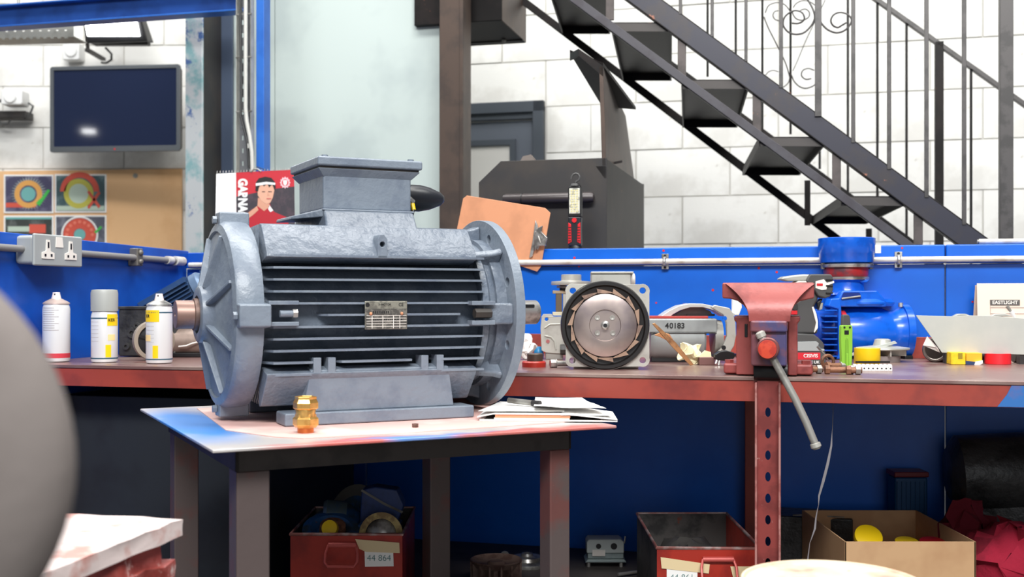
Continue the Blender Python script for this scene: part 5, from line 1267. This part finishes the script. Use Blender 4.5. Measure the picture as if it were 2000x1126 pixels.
q = Q(1920, 712, k); q.prism([(1818,676),(1826,658),(1850,690),(1846,680)], .006, .009); obj('lower_tab', q, cream_m, t)
for X in (1850, 1990): obj('support_block', Q(1920,712,k).box(X+10, X+18, .004, .03, 690, 712), darkgrey_m, t)
q = Q(1920, 712, k); q.prism([(1876,618),(1886,613),(1900,613),(1912,618)], .010, .03); obj('rag_fold', q, lgrey_m, t, .002)
q = Q(1920, 712, k); q.prism([(1945,619),(1955,613),(1975,612),(1990,618)], .012, .03); obj('rag_fold', q, silverp_m, t, .002)
loc, k = on(1888, 712)
t = thing('small_box', 'small yellow and orange component box under the metal sheet', 'box', loc, BETA*.5)
q = lambda: Q(1888, 712, k)
obj('carton', q().box(1859, 1886, 0, .045, 688, 711.5), mat('carton_yellow', (240,206,30), .5, 0, (226,180,20), 60), t, .001)
obj('orange_carton', q().box(1888, 1918, .004, .045, 689, 709), mat('carton_orange', (246,180,40), .5), t, .001)
obj('navy_label', q().prism([(1886,711),(1886,704),(1904,706),(1904,712)], -.001, .004), mat('label_navy', (36,60,100), .5), t)
obj('cream_label', q().prism([(1902,712),(1904,706),(1918,703),(1918,709),(1912,712)], -.0015, .004), cream_m, t)
obj('bar_code', q().box(1872, 1880, -.0012, -.0002, 689, 700), mat('olive_print', (150,130,30), .5), t)
loc, k = on(1960, 712)
t = thing('red_tape', 'red roll of tape under the right end of the metal sheet', 'tape', loc+Vector((0,.005,0)), 0)
obj('roll', Q(1960,712,k).lathe([(14*k,0),(23.5*k,0),(24.5*k,.001),(24*k,21*k),(14*k,21*k)], (1960,.025,712), n=40), mat('tape_red', (224,36,46), .4), t)
loc, k = on(1927, 709)
t = thing('black_connector', 'small black connector between the yellow box and the red tape', 'connector', loc+Vector((0,.02,0)), 0)
obj('body', Q(1927,709,k).lathe([(.008,0),(.010,.004),(.010,.018),(.007,.022)], (1918,.0,699), (1,0,0), 14), black_m, t); obj('lead', Q(1927,709,k).tube([(1936,0,699),(1944,.01,706),(1930,.006,709)], .002, 6), black_m, t)
loc, k = on(1960, 705)
c_f = CW-.06
p = pl(1908, 553, c_f); p1 = pl(2060, 615, c_f)
t = thing('card_folder', 'buff document folder with a grey title strip leaning on the blue partition', 'folder', bw(p.x, c_f, .9), BETA)
hz = p.z-.9; wz = .32
obj('cover', Q().hexa([(0,0,hz),(wz,0,hz),(wz,-.02,0),(0,-.02,0)], [(0,.003,hz),(wz,.003,hz),(wz,-.017,0),(0,-.017,0)]), mat('buff_card', (232,212,196), .65), t, .001)
obj('back_cover', Q().hexa([(-.002,.012,hz-.004),(wz,.012,hz-.004),(wz,.03,0),(-.01,.03,0)], [(-.002,.014,hz-.004),(wz,.014,hz-.004),(wz,.032,0),(-.01,.032,0)]), mat('buff_card_2', (216,190,170), .65), t)
lx0, lx1 = pl(1933, 592, c_f).x-p.x, pl(1991, 592, c_f).x-p.x; lz = pl(1960, 590.5, c_f).z-.9
tlt = math.atan2(.02, hz); yl = -.02*(1-lz/hz)
lb = obj('title_bar', Q().box(lx0, lx1, yl-.0016, yl+.0006, lz-.0068, lz+.0068), mat('title_grey', (92,88,86), .6), t)
text('EASTLIGHT', .0115, cream_m, t, ((lx0+lx1)/2, yl-.002, lz), bold=.0003, sx=.98)
for dz, y_off in ((-.0115, 0), (-.026, 0)):
    z_ = lz+dz; y2 = -.02*(1-z_/hz); obj('ruled_line', Q().box(lx0, wz, y2-.001, y2, z_-.0006, z_+.0004), mat('line_grey', (180,160,150), .6) if 'line_grey' not in bpy.data.materials else bpy.data.materials['line_grey'], t)
obj('ruled_line', Q().box(lx0, lx0+.0008, -.02*(1-(lz-.02)/hz)-.001, -.02*(1-(lz-.02)/hz)+.003, lz-.035, lz-.008), bpy.data.materials['line_grey'], t)
loc, k = on(1982, 704)
t = thing('screwdriver', 'white-handled probe sticking up behind the metal sheet before the folder', 'probe', loc, 0)
obj('sleeve', Q(1982,704,k).tube([(1986,0,704),(1985,.0,640),(1980,.0,617),(1974,.0,608)], .0065, 12), white_m, t); obj('tip', Q(1982,704,k).tube([(1974,0,608),(1967,.0,597)], .0040, 10), dull_m, t)
o = obj('dark_sleeve', Q().lathe([(.014,0),(.015,.004),(.015,.05),(.012,.054)], (0,0,.015), (1,0,0), 16), mat('sleeve_dark', (80,74,70), .5, .3)); o.location = on(1990, 709)[0]+Vector((0,.03,0)); tag(o, 'dark metal sleeve lying at the right edge beside the red tape', 'sleeve')
# ================================================================== UNDER THE BENCH
def tote(px0, px1, pyf, rimz, depth, lab, lbltxt, hx, lx):
    d = (CZ-rimz)*F/(pyf-H); k = d/F; X0, X1 = (px0-1000)*k, (px1-1000)*k; w = X1-X0; h = rimz-.382
    t = thing('steel_tote', lab, 'metal box', ((X0+X1)/2, d, .3812), 0)
    W_ = w/2; dp = depth
    q = Q(); q.box(-W_, W_, 0, .002, 0, h); q2 = Q(); 
    obj('front_panel', Q().box(-W_, W_, 0, .002, 0, h), boxred_m, t, .0006)
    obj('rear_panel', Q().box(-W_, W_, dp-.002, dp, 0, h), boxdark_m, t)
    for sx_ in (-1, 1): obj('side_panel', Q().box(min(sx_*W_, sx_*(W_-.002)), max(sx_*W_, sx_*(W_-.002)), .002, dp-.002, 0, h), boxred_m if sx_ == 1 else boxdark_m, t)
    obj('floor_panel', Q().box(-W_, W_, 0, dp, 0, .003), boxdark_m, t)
    obj('rim', Q().tube([(-W_,0,h),(W_,0,h),(W_,dp,h),(-W_,dp,h)], .0035, 8, True), mat('rim_worn', (150,96,90), .4, .4, (170,150,146), 20) if 'rim_worn' not in bpy.data.materials else bpy.data.materials['rim_worn'], t)
    q = lambda: Q((px0+px1)/2, pyf+h/k, k)
    hx0, hx1, hy0, hy1 = hx
    hn = obj('carry_handle', q().tube([(hx0,-.004,hy0),(hx0-4,-.014,hy0+14),(hx0-4,-.022,hy1-8),(hx0+2,-.024,hy1),(hx1-2,-.024,hy1),(hx1+4,-.022,hy1-8),(hx1+4,-.014,hy0+14),(hx1,-.004,hy0)], .0028, 8), mat('handle_red', (196,90,84), .4, .2) if 'handle_red' not in bpy.data.materials else bpy.data.materials['handle_red'], t)
    obj('handle_hinge', q().cyl((hx0,-.004,hy0), (hx1,-.004,hy0), .0055, n=12), bpy.data.materials['handle_red'], hn)
    obj('paper_label', q().prism(lx, -.0014, -.0006), paper_m, t)
    cx_ = sum(p[0] for p in lx)/len(lx); cy_ = sum(p[1] for p in lx)/len(lx)
    text(lbltxt, 17*k, mat('faded_ink', (90,130,130), .6) if 'faded_ink' not in bpy.data.materials else bpy.data.materials['faded_ink'], t, ((cx_-(px0+px1)/2)*k, -.0018, (pyf+h/k-cy_)*k), bold=-.0002)
    return t, q, k
t, q, k = tote(567, 786, 1042, .55, .30, 'red steel tote box full of old blue pump parts, under the table', '44 864', (642, 696, 1062, 1100), [(712,1072),(768,1072),(769,1104),(713,1105)])
obj('tape_strip', q().prism([(694,1051),(780,1058),(781,1078),(716,1076),(702,1070)], -.0022, -.0015), tape_m, t)
tx, ty = t.location.x, t.location.y
# contents of the tote
k2 = 2.55/F
def cq2(px, py, d): return ((px-1000)/F*d, d, CZ+(H-py)/F*d)
c1 = thing('old_pump', 'old blue and rusty pump casing lying in the red tote', 'pump', (tx-.015, ty+.20, .386), math.radians(15))
obj('casing', Q().lathe([(.055,0),(.060,.01),(.058,.05),(.040,.085),(.036,.09)], (-.01,0,.13), (-.72,-.5,.15), 32), oldblue_m, c1)
obj('rear_flange', Q().lathe([(.03,0),(.098,.0),(.100,.012),(.06,.02)], (.02,.02,.130), (-.72,-.5,.15), 40), oldblue_m, c1)
obj('rust_ring', Q().lathe([(.090,0),(.1015,.0),(.1015,.006)], (.012,.012,.131), (-.72,-.5,.15), 40), mat('worn_silver', (130,126,118), .4, .6), c1)
obj('barrel', Q().lathe([(.038,0),(.038,.045),(.032,.052)], (-.02,-.03,.165), (-1,.1,.12), 28), mat('barrel_grey_blue', (84,100,104), .38, .3, (60,90,120), 12), c1)
obj('cradle_leg', Q().box(-.04, .04, -.03, .03, 0, .06), oldblue_m, c1)
c2_ = thing('old_gearbox', 'old blue gearbox with a yellow ring, at the right of the red tote', 'gearbox', (tx+.045, ty+.10, .386), 0)
navy_m = mat('old_navy', (44,66,120), .4, .1, (34,52,96), 20)
obj('cover_plate', Q().prism([(-.035,.16),(.05,.16),(.065,.20),(.05,.235),(.0,.242),(-.03,.235)], .03, .08), navy_m, c2_, .004)
obj('cover_rib', Q().tube([(-.03,.028,.235),(.02,.028,.205),(.062,.028,.185)], .003, 6), dull_m, c2_)
obj('gear_case', Q().box(-.035, .06, -.01, .06, .13, .165), oldblue_m, c2_, .006)
obj('case_body', Q().box(-.03, .045, .0, .08, 0, .14), oldblue_m, c2_, .006)
obj('yellow_ring', Q().lathe([(.034,0),(.048,.0),(.048,.010),(.034,.010)], (.02,-.03,.148), (0,1,-.2), 32), mat('dirty_yellow', (206,180,110), .5, 0, (150,120,70), 30), c2_)
obj('bearing', Q().lathe([(.033,.008),(.020,.002),(.012,-.002),(.001,-.002)], (.02,-.03,.148), (0,1,-.2), 28), steel_m, c2_)
c3_ = thing('pump_cover', 'rusty blue pump cover with a yellow cap at the front of the red tote', 'pump cover', (tx-.048, ty+.088, .400), 0)
obj('cover', Q().lathe([(.050,0),(.062,.012),(.062,.030),(.045,.034),(.030,.022)], (0,0,.118), (.1,-.45,1), 32), oldblue_m, c3_)
obj('rust_hub', Q().lathe([(.030,0),(.028,.02),(.001,.03)], (.005,-.002,.135), (.1,-.45,1), 24), mat('rust_crust', (140,92,66), .8, 0, (96,62,48), 50, b=.8), c3_)
obj('support', Q().box(-.03, .03, -.02, .03, -.014, .12), rough_black, c3_)
obj('yellow_cap', Q().lathe([(.017,0),(.018,.003),(.017,.014),(.001,.016)], (.008,-.045,.152), (-.1,-1,.35), 20), yellow_m, c3_)
t, q, k = tote(1283, 1486, 1069, .55, .36, 'red steel tote box with masking tape, behind the slotted bench leg', '44 861', (1372, 1432, 1090, 1128), [(1302,1108),(1362,1112),(1362,1142),(1302,1142)])
obj('tape_strip', q().prism([(1290,1086),(1386,1100),(1384,1118),(1292,1108)], -.0022, -.0015), tape_m, t)
obj('tape_strip', q().prism([(1426,1104),(1484,1104),(1484,1126),(1432,1128)], -.0022, -.0015), tape_m, t)
o = obj('dust_sheet', crumple('s', 0, .17, .24, .13, None, 5, .35), mat('grey_plastic_bag', (66,64,62), .35, 0, (52,50,50), 9), None); o.location = t.location+Vector((0,.21,.006)); tag(o, 'dark grey plastic bag filling the right red tote', 'bag')
# cardboard carton
rz = .54; d = (CZ-rz)*F/(1057-H); k = d/F
X0, X1 = (1650-1000)*k, (1906-1000)*k
t = thing('cardboard_box', 'open cardboard box holding yellow and red caps under the bench', 'box', ((X0+X1)/2, d, .3812), 0)
W_, dp, h = (X1-X0)/2, .345, rz-.3812
obj('front_wall', Q().box(-W_, W_, 0, .003, 0, h), kraft_m, t, .0006); obj('rear_wall', Q().box(-W_, W_, dp, dp+.003, 0, h), kraft_m, t)
obj('side_wall', Q().hexa([(-W_,0,0),(-W_,0,h),(-W_,dp,h),(-W_,dp,0)], [(-W_+.003,0,0),(-W_+.003,0,h),(-W_+.003,dp,h),(-W_+.003,dp,0)]), kraft_m, t)
obj('side_wall', Q().box(W_-.003, W_, 0, dp, 0, h), kraft_m, t); obj('floor_flap', Q().box(-W_, W_, 0, dp, 0, .003), kraft_m, t)
bx0 = t.location.copy()
for px, py, dd, r, m_, lab, tl in ((1697,1046,.10,.030,yellow_m,'round yellow cap tipped towards the front in the cardboard box',1.0), (1772,1056,.12,.026,yellow_m,'round yellow cap lying flat in the middle of the cardboard box',.25), (1822,1056,.11,.028,mat('cap_deep_red', (170,24,30), .4),'round red cap at the right of the cardboard box',.2)):
    Y = d+dd; c = thing('plastic_cap', lab, 'cap', ((px-1000)/F*Y, Y, .386), 0)
    zz = CZ+(H-py)/F*Y-.386
    obj('cap_top', Q().lathe([(r*.86,-.014),(r,-.012),(r,-.001),(r*.94,0),(.001,0)], (0,0,zz), (0,-tl,1), 30), m_, c)
    obj('neck', Q().lathe([(r*.8,0),(r*.8,zz-.014)], n=20), rough_black, c)
# dark plastic container and red cloth pile
t = thing('blue_container', 'dark blue plastic container behind the cardboard box', 'container', ((1775-1000)/F*2.75, 2.75, .3812), 0)
obj('body', Q().box(-.04, .04, -.02, .04, 0, .235), mat('container_blue', (16,66,110), .4), t, .006)
for i in range(7): obj('side_rib', Q().box(-.036+i*.011, -.033+i*.011, -.023, -.02, .02, .225), bpy.data.materials['container_blue'], t)
obj('lid', Q().box(-.042, .042, -.022, .042, .235, .248), mat('container_lid', (110,30,36), .4), t, .003)
for px, py, w, dd, hh, dist, sd, lab in ((1975, 1126, .19, .24, .17, 2.42, 2, 'crumpled crimson cloth heap right of the cardboard box'), (1890, 1000, .13, .10, .20, 2.56, 6, 'dark red bundled cloth behind the crimson heap')):
    o = obj('red_cloth', crumple('c', 0, w, dd, hh, None, sd, .6), cloth_m if sd == 2 else mat('cloth_dark', (110,16,34), .9, b=.5, bs=60), None); o.location = ((px-1000)/F*dist, dist, .3812); tag(o, lab, 'cloth')
t = thing('filler_motor', 'added black motor shape filling the dark space at the far right under the bench', 'motor', ((1965-1000)/F*2.7+.0, 2.64, .3812), -.25)  # added and enlarged to turn this gap under the bench black
obj('base', Q().box(-.10, .12, -.03, .05, 0, .12), rough_black, t, .01); obj('housing', Q().lathe([(.06,0),(.09,.02),(.095,.26),(.06,.32)], (-.15,.02,.25), (1,.1,.05), 32), rough_black, t); obj('mount', Q().box(-.08, .08, -.02, .06, .11, .2), rough_black, t)
t = thing('flat_tray', 'flat dark tray with a pale wire on it, standing back under the bench', 'tray', ((1590-1000)/F*2.72, 2.72, .3812), BETA)
obj('body', Q().box(-.09, .09, 0, .12, 0, .14), rough_black, t, .004); obj('wire', Q().tube([(-.05,.0,.143),(0,-.002,.147),(.04,.0,.144),(.07,.002,.143)], .002, 6), dull_m, t)
t = thing('filler_cupboard', 'added plain dark cupboard that blackens the shadow under the left end of the bench', 'cupboard', bw(L0+.05, CF+.06, 0), BETA)  # added dark box, makes the space under the bench end read as black
cup = mat('filler_black', (34,38,44), .6, .1, (28,30,36), 5)
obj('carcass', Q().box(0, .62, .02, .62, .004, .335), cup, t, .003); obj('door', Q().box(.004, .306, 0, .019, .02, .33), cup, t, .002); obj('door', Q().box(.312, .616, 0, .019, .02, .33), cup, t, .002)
t = thing('filler_crate', 'added tall black crate that darkens the lower shelf at the left end of the bench', 'crate', bw(L0+.05, CF+.10, .3812), BETA)  # added above the cupboard to keep this corner dark
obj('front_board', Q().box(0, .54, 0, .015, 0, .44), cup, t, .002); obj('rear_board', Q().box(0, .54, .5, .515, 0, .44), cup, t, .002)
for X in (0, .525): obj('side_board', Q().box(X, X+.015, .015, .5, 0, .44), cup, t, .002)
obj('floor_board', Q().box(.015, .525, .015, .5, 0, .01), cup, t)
# hanging plastic strip
t = thing('hanging_strip', 'thin twisted grey plastic strip hanging beneath the bench front', 'strip', ((1605-1000)/F*2.2, 2.2, .382), 0)
kk = 2.2/F; P_ = [(1626,838),(1624,870),(1617,905),(1608,940),(1600,968),(1599,985),(1594,1010),(1592,1032),(1582,1060),(1578,1092)]
base_py = H+(CZ-.382)/kk
q = Q(1605, base_py, kk)
for i in range(len(P_)-1):
    (xa, ya), (xb, yb) = P_[i], P_[i+1]; wa, wb_ = (.6+2.6*math.sin(PI*min(1, i/5)) if i < 5 else 1.6+.8*math.sin(i*2.1)), (.6+2.6*math.sin(PI*min(1, (i+1)/5)) if i+1 < 5 else 1.6+.8*math.sin((i+1)*2.1))
    q.hexa([(xa-wa,.0,ya),(xa+wa,.002,ya),(xb+wb_,.002,yb),(xb-wb_,.0,yb)], [(xa-wa,.0008,ya),(xa+wa,.0028,ya),(xb+wb_,.0028,yb),(xb-wb_,.0008,yb)])
obj('strip', q, mat('strip_plastic', (150,146,150), .35), t)
obj('thread', Q(1605, base_py, kk).tube([(1626,.001,840),(1628,.004,810),(1630,.010,790),(1630,.03,772)], .0006, 5), dull_m, t)
# shelf items under the table
loc, k = on(1185, 1108, .3805)
t = thing('sensor_unit', 'small grey-blue electrical unit with two round holes on the lower shelf', 'electrical unit', loc, 0)
q = lambda: Q(1185, 1108, k); gb = mat('unit_grey', (150,164,164), .4, .1, (136,150,152), 20)
obj('base_plate', q().prism([(1143,1098),(1224,1098),(1220,1092),(1148,1092)], .0, .07), gb, t, .002)
obj('lower_body', q().box(1148, 1219, .006, .07, 1074, 1092), gb, t, .003)
obj('upper_body', q().prism([(1146,1080),(1219,1080),(1219,1058),(1212,1053),(1150,1053),(1146,1058)], .0, .055), mat('unit_pale', (190,198,196), .4), t, .003)
for X, r_ in ((1169,.0065),(1199,.008)): obj('cable_hole', q().cyl((X,-.0012,1066),(X,.001,1066), r_, n=18), black_m, t)
obj('rating_label', q().box(1157, 1182, -.001, .001, 1073, 1085), cream_m, t)
for X in (1150, 1214): obj('adjusting_screw', q().cyl((X,.01,1098),(X,.01,1108), .005, n=10), steel_m, t)
obj('pin', q().tube([(1220,.01,1062),(1222,.01,1048)], .0022, 6), steel_m, t); obj('rear_foot', q().box(1146, 1222, .05, .06, 1098, 1108), dull_m, t)
loc, k = on(1030, 1112, .3805)
t = thing('end_cap', 'bright cast aluminium end cap lying on the lower shelf beside the table leg', 'end cap', loc+Vector((0,.05,0)), 0)
obj('plate', Q().lathe([(.001,0),(.058,0),(.060,.004),(.059,.010),(.040,.014),(.036,.022),(.016,.024),(.014,.030),(.009,.030),(.009,.018),(.001,.018)], (.0,0,0), n=44), steel_m, t)
for a in (PI*.9, PI*1.35, PI*1.9): obj('lug', Q().cyl((.058*math.cos(a),.058*math.sin(a),0),(.058*math.cos(a),.058*math.sin(a),.014), .012, n=14), steel_m, t)
obj('upright_lug', Q().lathe([(.006,0),(.011,0),(.011,.006),(.006,.006)], (-.056,-.01,.026), (0,1,0), 16), steel_m, t)
loc, k = on(968, 1150, .3805)
t = thing('rusty_impeller', 'rusty brown finned impeller at the bottom edge between the table legs', 'impeller', loc+Vector((0,.06,0)), 0)
im = mat('impeller_rust', (136,112,102), .6, .2, (110,84,76), 30, b=.3)
obj('top_disc', Q().lathe([(.001,.050),(.016,.052),(.022,.046),(.050,.048),(.060,.056),(.062,.054),(.052,.040),(.001,.038)], n=40), im, t)
obj('hub', Q().cyl((0,0,0),(0,0,.042), .03, n=24), im, t)
for i in range(14):
    a = i*2*PI/14; qx = Q(); qx.M = Matrix.Rotation(a, 4, 'Z'); qx.hexa([(.028,-.002,0),(.060,-.002,0),(.060,.002,0),(.028,.002,0)], [(.028,-.002,.042),(.061,-.002,.050),(.061,.002,.050),(.028,.002,.042)]); obj('blade', qx, im, t)
loc, k = on(1228, 1124, .3805)
t = thing('hex_bolt', 'silver bolt lying on the lower shelf in front of the grey-blue unit', 'bolt', loc, math.radians(28))
obj('shank', Q().cyl((-.03,0,.007),(.035,0,.007), .0042, n=12), steel_m, t); obj('head', Q().cyl((.035,0,.007),(.042,0,.007), .0078, n=6), steel_m, t)

# ================================================================== FOREGROUND
# grey upholstered chair, very close on the left
t = thing('office_chair', 'grey-brown upholstered chair back, out of focus at the left edge', 'chair', (-.366, .55, 0), math.radians(-4))
obj('backrest', Q().ball((0,0,.9745), (.157,.040,.126), 56, 36), foam_m, t)
obj('back_stem', Q().tube([(0,.04,.90),(0,.06,.70),(0,.10,.55),(0,.18,.475)], .022, 12), black_m, t)
obj('seat', Q().ball((0,.28,.49), (.22,.22,.045), 40, 16, .6), foam_m, t)
obj('gas_column', Q().cyl((0,.28,.09),(0,.28,.46), .028, n=20), black_m, t)
for i in range(5):
    a = i*2*PI/5+.3; b_ = obj('base_leg', Q().tube([(0,.28,.10),(.14*math.cos(a),.28+.14*math.sin(a),.085),(.25*math.cos(a),.28+.25*math.sin(a),.062)], [.024,.018,.013], 8), black_m, t)
    obj('castor', Q().cyl((.25*math.cos(a)-.012,.28+.25*math.sin(a),.028),(.25*math.cos(a)+.012,.28+.25*math.sin(a),.028), .028, n=18), black_m, b_)
# chipped red stand, lower left
za = .76
A_ = Vector(((358-1000)/F*(F*(CZ-za)/(1013-H)), F*(CZ-za)/(1013-H), 0)); B2 = Vector(((100-1000)/F*(F*(CZ-za)/(1114-H)), F*(CZ-za)/(1114-H), 0))
dv = (A_-B2); yaw = math.atan2(dv.y, dv.x)-PI/2; ln = dv.length
t = thing('wooden_stand', 'heavily chipped red and white block stand, its top whitened for glare, in the lower left corner', 'stand', (B2.x, B2.y, 0), yaw)
def rough(q, amp, sc, seed):
    q.v = [v+Vector((noise.noise(v*sc+Vector((seed,0,0))), noise.noise(v*sc+Vector((0,seed,0))), noise.noise(v*sc+Vector((0,0,seed)))*.6))*amp for v in q.v]; return q
def slab(x0, x1, y0, y1, z0, z1, seed, amp=.010):
    q = Q(); nx, ny, nz_ = 16, 16, 3
    bm = bmesh.new(); bmesh.ops.create_cube(bm, size=1, matrix=Matrix.Translation(((x0+x1)/2,(y0+y1)/2,(z0+z1)/2)) @ Matrix.Diagonal((x1-x0,y1-y0,z1-z0,1)))
    bmesh.ops.subdivide_edges(bm, edges=bm.edges, cuts=9, use_grid_fill=True)
    q.v = [v.co.copy() for v in bm.verts]; q.f = [tuple(v.index for v in f.verts) for f in bm.faces]; bm.free()
    return rough(q, amp, 26, seed)
obj('top_slab', slab(-.30, 0, -.02, ln, za-.022, za, 1, .006), mat('glare_white_top', (222,206,202), .5, 0, (196,140,130), 12, .5, .62, b=.5, bs=24), t, smooth=60)  # glare on the upper face put into the colour; pink patches are paint
obj('middle_slab', slab(-.30, -.012, -.03, ln-.03, za-.055, za-.020, 5, .014), chipped_m, t, smooth=60)
obj('lower_slab', slab(-.30, -.004, -.03, ln-.015, za-.14, za-.05, 9, .010), chipped_m, t, smooth=60)
for X in (-.26, -.07):
    for Y in (.02, ln-.09): obj('leg', Q().box(X, X+.04, Y, Y+.04, 0, za-.13), chipped_m, t, .003)
# round wooden stool, lower right: only the far part of its top is in view
zt = .70; t = thing('round_stool', 'pale round wooden stool top with pink and dark stains at the bottom edge', 'stool', (.400, 1.408, 0), .4)
reel_m = mat('stool_wood', (220,200,170), .6, 0, (206,146,130), 9, .46, .58, c3=(116,88,72), s3=16, t3=.64, b=.3)
r_ = .113
obj('seat', Q().lathe([(.001,-.020),(r_*.97,-.020),(r_,-.016),(r_,-.004),(r_*.985,0),(r_*.955,.0),(r_*.94,-.003),(.001,-.003)], (0,0,zt), n=72), reel_m, t)
for i in range(4):
    a = i*PI/2+PI/4
    obj('leg', Q().tube([(.07*math.cos(a),.07*math.sin(a),zt-.019),(.13*math.cos(a),.13*math.sin(a),.0)], [.014,.011], 10), reel_m, t)
    a2 = a+PI/2; obj('stretcher', Q().tube([(.108*math.cos(a),.108*math.sin(a),.25),(.108*math.cos(a2),.108*math.sin(a2),.25)], .007, 8), reel_m, t)
